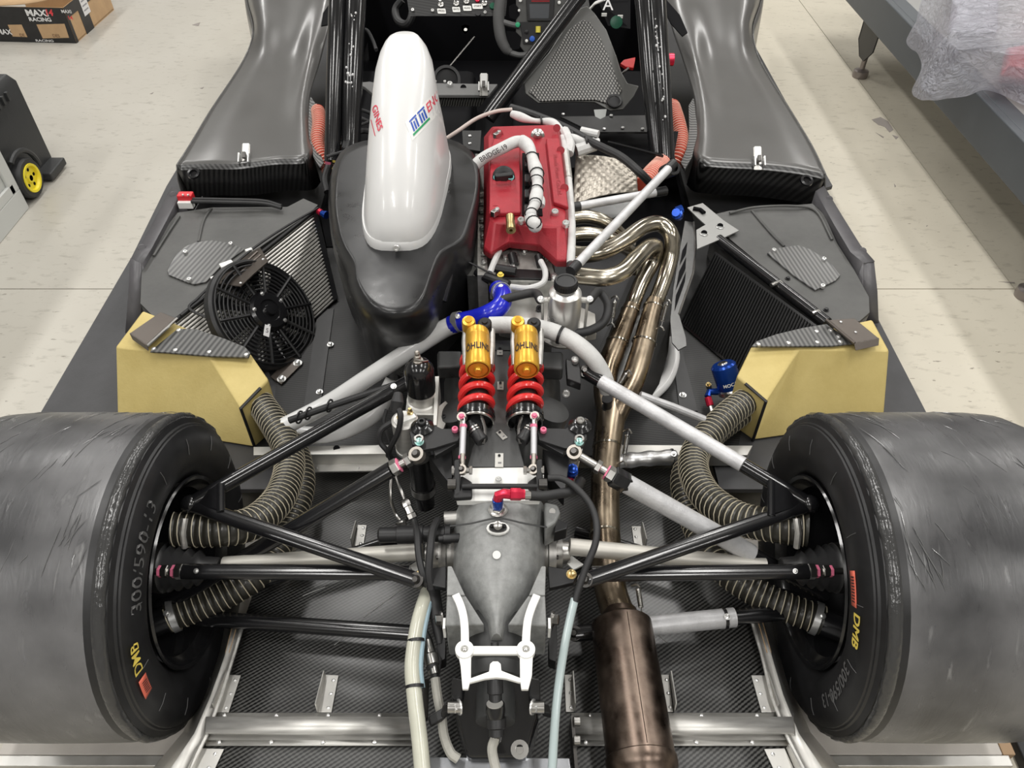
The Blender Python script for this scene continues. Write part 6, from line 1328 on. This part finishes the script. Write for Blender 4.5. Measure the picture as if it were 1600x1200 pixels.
# dashboard, switches, tag
def zz(y): return .60
dq = [p(640, 25, .56), p(790, 25, .56), p(796, -40, .66), p(630, -40, .66)]
db = PT(MB().prism(dq, (0, .012, 0)), 'dash_panel', CARBL, 'black carbon switch panel with labelled toggles')
dx_ = (dq[1]-dq[0]).normalized(); dy_ = (dq[3]-dq[0]).normalized(); dn_ = dx_.cross(dy_)
def dp(x, y): d = _d(x, y); return CAM+d*((dq[0]+dn_*.002-CAM).dot(dn_)/d.dot(dn_))
for x, y, st, w_ in ((690, 17.5, 'PROG', 13), (713, 15, 'BAT2', 12), (730, 13, 'AUX2', 13), (746, 10, 'START', 16)):
    c_ = dp(x, y); k = m(1, c_)
    MB().prism([c_+dx_*(a_*w_*.5*k)+dy_*(e*4.2*k) for a_, e in ((-1, -.8), (-.85, -1), (.85, -1), (1, -.8), (1, .8), (.85, 1), (-.85, 1), (-1, .8))], dn_*.001).build('switch_label', WPL, db)
    text(st, .0085, plane(c_+dn_*.002, dx_, dy_), DSTK, db, bold=.01)
for x, y in ((689, 8), (713, 6), (729, 3), (757, 6)):
    c_ = dp(x, y); t = MB().lathe(c_, c_+dn_, [(0, .010), (.006, .010), (.008, .005), (.010, .004)], 10).build('toggle_switch', STL, db); MB().tube([c_+dn_*.008, c_+dn_*.022+dy_*.006], [.003, .005], 8).build('lever', RIVM, db)
for x, y in ((645, 16), (676, 17), (758, 20)): fast('screw', dp(x, y), dn_, .006, db)
MB().lathe(dp(746, 1), dp(746, 1)+dn_, [(0, .008), (.008, .008), (.010, .003)], 12).build('red_button', REDA, db); MB().lathe(dp(747, 22), dp(747, 22)+dn_, [(0, .009), (.006, .009), (.006, .004)], 12).build('key_switch', SAT, db); MB().lathe(dp(770, 10), dp(770, 10)+dn_, [(0, .012), (.006, .011)], 14).build('green_lamp', M('dark green', (.01, .09, .05), .3), db)
tg = PT(MB().prism(pl((721, 41, .53), (727, 39, .53), (733, 41, .53), (732, 48, .53), (727, 53, .53), (722, 48, .53)), (0, .004, 0)), 'key_tag', M('orange red tag', (.78, .08, .04), .4), 'orange-red key tag hanging below the dash'); MB().lathe(p(727.5, 46.5, .533), p(727.5, 46.5, .533)+V((0, -.8, .6)), [(0, .006), (.001, .005)], 12).build('tag_hole', WPL, tg)
PT(MB().tube(pl((741, 58, .40), (700, 107, .36)), .004, 6), 'gear_rod', DST, 'thin rod in the dark footwell')
PT(MB().tube(pl((628, 0, .55), (618, 15, .52), (622, 32, .50), (634, 38, .50), (642, 30, .52), (645, 10, .55), (640, -10, .58)), .014, 10, sm=5), 'black_harness', RUB, 'black cable loop ahead of the white scoop')
# steering wheel
wc_ = p(846, 32, .55); n_ = (CAM-wc_).normalized(); wx = V((1, 0, 0)); wx = (wx-n_*wx.dot(n_)).normalized(); wy = n_.cross(wx); pk = m(1, wc_)
def sw(x, y, l=0): return wc_+wx*((x-846)*pk)+wy*((32-y)*pk)+n_*l
st_ = PT(MB().prism([sw(x, y, -.012) for x, y in ((806, 4), (812, -22), (880, -22), (886, 4), (884, 40), (870, 62), (850, 78), (820, 78), (806, 62))], n_*.012), 'steering_wheel', M('grey carbon hub', (.075, .075, .072), .45), 'race steering wheel with a small screen and coloured buttons', bevel=.003)
MB().tube([sw(*q) for q in ((790, -22), (783, 0), (779, 28), (782, 55), (790, 72), (797, 78))], [.016, .019, .020, .020, .018, .013], 14, sm=6).build('left_grip', M('grey grip', (.10, .10, .10), .5), st_); MB().tube([sw(*q) for q in ((902, -22), (909, 0), (913, 28), (910, 55), (902, 72), (895, 78))], [.016, .019, .020, .020, .018, .013], 14, sm=6).build('right_grip', M('grey grip', (.1, .1, .1)), st_)
for q in (((785, 34), (800, 38), (812, 40)), ((796, 78), (812, 82), (828, 80)), ((785, -18), (800, -22), (812, -20)), ((907, 34), (892, 38), (880, 40))): MB().tube([sw(*a_) for a_ in q], .010, 10, sm=4).build('spoke', M('grey grip', (.1, .1, .1)), st_)
MB().prism([sw(x, y, .002) for x, y in ((822, 2), (866, 2), (864, 33), (824, 33))], n_*.006).build('screen_bezel', SAT, st_, bevel=.002); MB().prism([sw(x, y, .0085) for x, y in ((827, 9), (858, 9), (857, 29), (828, 29))], n_*.0006).build('screen', M('dull screen', (.075, .08, .088), .3), st_); MB().prism([sw(x, y, .0085) for x, y in ((830, 4), (858, 4), (858, 6), (830, 6))], n_*.0006).build('red_lamps', M('dark red lamps', (.25, .01, .015), .3), st_)
MB().prism([sw(x, y, .001) for x, y in ((812, 34), (856, 34), (850, 66), (818, 66))], n_*.003).build('button_plate', SAT, st_, bevel=.002)
for x, y, r, mt in ((809, 38, 4, M('green button', (.03, .38, .18), .4)), (832, 58, 4.5, M('blue button', (.03, .12, .55), .4)), (823, 61, 2.5, WPL), (823, 48, 3, SAT), (813, 4, 2.6, WPL), (873, 7, 2.6, WPL), (811, 18, 2, WPL)):
    MB().lathe(sw(x, y, .003), sw(x, y, .02), [(0, r*pk), (.010, r*pk*.9), (.011, r*pk*.4)], 14).build('button', mt, st_)
MB().tube([sw(841, 40, .008), sw(841, 49, .008)], 4*pk, 12).build('yellow_button', M('yellow button', (.78, .66, .10), .4), st_)
for q in (((795, 12), (804, 8), (810, 14), (812, 24), (806, 31), (796, 28)), ((791, 47), (806, 48), (815, 56), (812, 72), (800, 75), (793, 66))): MB().prism([sw(x, y, .001) for x, y in q], n_*.001).build('cutout', VOID, st_)
# right hand controls
rc = PT(MB().prism(pl((935, 2, .58), (985, 0, .58), (985, 45, .52), (950, 40, .52)), (0, .004, 0)), 'side_switch_panel', VOID, 'dark switch panel marked A')
text('A', .055, plane(p(950, 8, .585), V((1, 0, 0)), V((0, .6, .8))), WPR, rc, bold=.005)
for x, y in ((944, 23), (969, 26)): MB().box(p(x, y, .56), (.018, .004, .010)).build('white_label', WPL, rc)
MB().lathe(p(963, 35, .54), p(963, 33, .56), [(0, .022), (.012, .021), (.013, .012)], 18).build('green_knob', M('dark green', (.01, .09, .05)), rc)
rl = PT(MB().prism(pl((969, 99, .50), (975, 93, .51), (993, 89, .52), (992, 96, .515), (990, 106, .50), (977, 104, .50)), (0, .006, -.012)), 'red_lever', M('red lever', (.60, .03, .03), .4), 'red plastic lever beside the headrest', bevel=.002); MB().tube(pl((983, 106, .50), (972, 115, .48)), .004, 8).build('lever_pin', STL, rl)
PT(MB().lathe(p(1043, 93, .50), p(1053, 93, .50), [(0, .02), (.02, .02), (.022, .014)], 18), 'red_knob', REDA, 'red anodised knob right of the roll hoop')
# orange cooling ducts beside the hoop feet
hose('cooling_duct', pl((497, 172, .34), (499, 195, .33), (496, 222, .31), (503, 245, .29), (515, 268, .26)), .021, .0105, car, ORG, M('pale cord', (.85, .50, .40)), 'orange ribbed air duct at the left hoop foot', cord=.0020, ribs=.10)
hose('cooling_duct', pl((1050, 165, .34), (1058, 190, .33), (1063, 215, .31), (1060, 240, .29), (1050, 262, .26)), .024, .0105, car, ORG, M('pale cord', (.85, .50, .40)), 'orange ribbed air duct at the right hoop foot', cord=.0020, ribs=.10)
hose('cooling_duct', pl((1035, 255, .40), (1018, 272, .42), (1003, 292, .42)), .024, .0105, car, ORG, M('pale cord', (.85, .50, .40)), 'orange ribbed air duct behind the heat pad', cord=.0020, ribs=.10)
# dark clutter of lines left of the scoop
for q, r in ((((545, 170), (565, 172), (582, 178)), .006), (((548, 175), (565, 185), (582, 192)), .006), (((540, 235), (548, 215), (565, 205), (582, 206)), .009), (((536, 232), (545, 205), (582, 188)), .005), (((510, 245), (540, 236), (585, 226)), .005), (((563, 45), (574, 48), (582, 62), (588, 78)), .007)):
    PT(MB().tube(pl(*[(x, y, .42) for x, y in q]), r, 8, sm=6), 'dark_line', RUB)
lf = PT(MB().tube(pl((512, 240, .32), (514, 258, .31), (508, 280, .29), (512, 300, .27)), .012, 10, sm=5), 'plug_cluster', RUB, 'wiring plugs with pink and yellow marks by the left hoop foot'); MB().box(p(513, 252, .335), (.016, .02, .012)).build('pink_clip', PNK, lf); MB().tube(pl((522, 262, .32), (527, 270, .31)), .008, 8).build('yellow_mark', YPNT, lf)
PT(MB().tube(pl((600, 150, .44), (610, 175, .42), (640, 180, .42)), .006, 8), 'dark_line', RUB)
# blue fitting behind the right radiator
bq = PT(MB().lathe(p(1060, 338, .33), p(1054, 328, .37), [(0, .014), (.012, .016), (.022, .016), (.024, .011), (.034, .012)], 12), 'coolant_fitting', BLUA, 'blue fitting at the front of the right radiator'); MB().tube(pl((1056, 330, .34), (1066, 326, .345)), .012, 10).build('blue_elbow', BLUA, bq)
bq2 = PT(MB().lathe(p(503, 333, .29), p(514, 338, .29), [(0, .009), (.012, .009), (.013, .012), (.02, .012)], 10), 'coolant_fitting', BLUA, 'small blue and red fitting on the left cooler'); MB().rod(p(498, 330, .29), p(503, 333, .29), .010).build('red_nut', REDA, bq2)
bq3 = PT(MB().lathe(p(606, 546, .36), p(612, 546, .36), [(0, .008), (.016, .008), (.017, .006)], 10), 'coolant_fitting', BLUA, 'small blue fitting under the plenum'); MB().tube(pl((617, 548, .36), (618, 575, .33), (622, 600, .30)), .004, 8, sm=4).build('short_line', RUB, bq3)
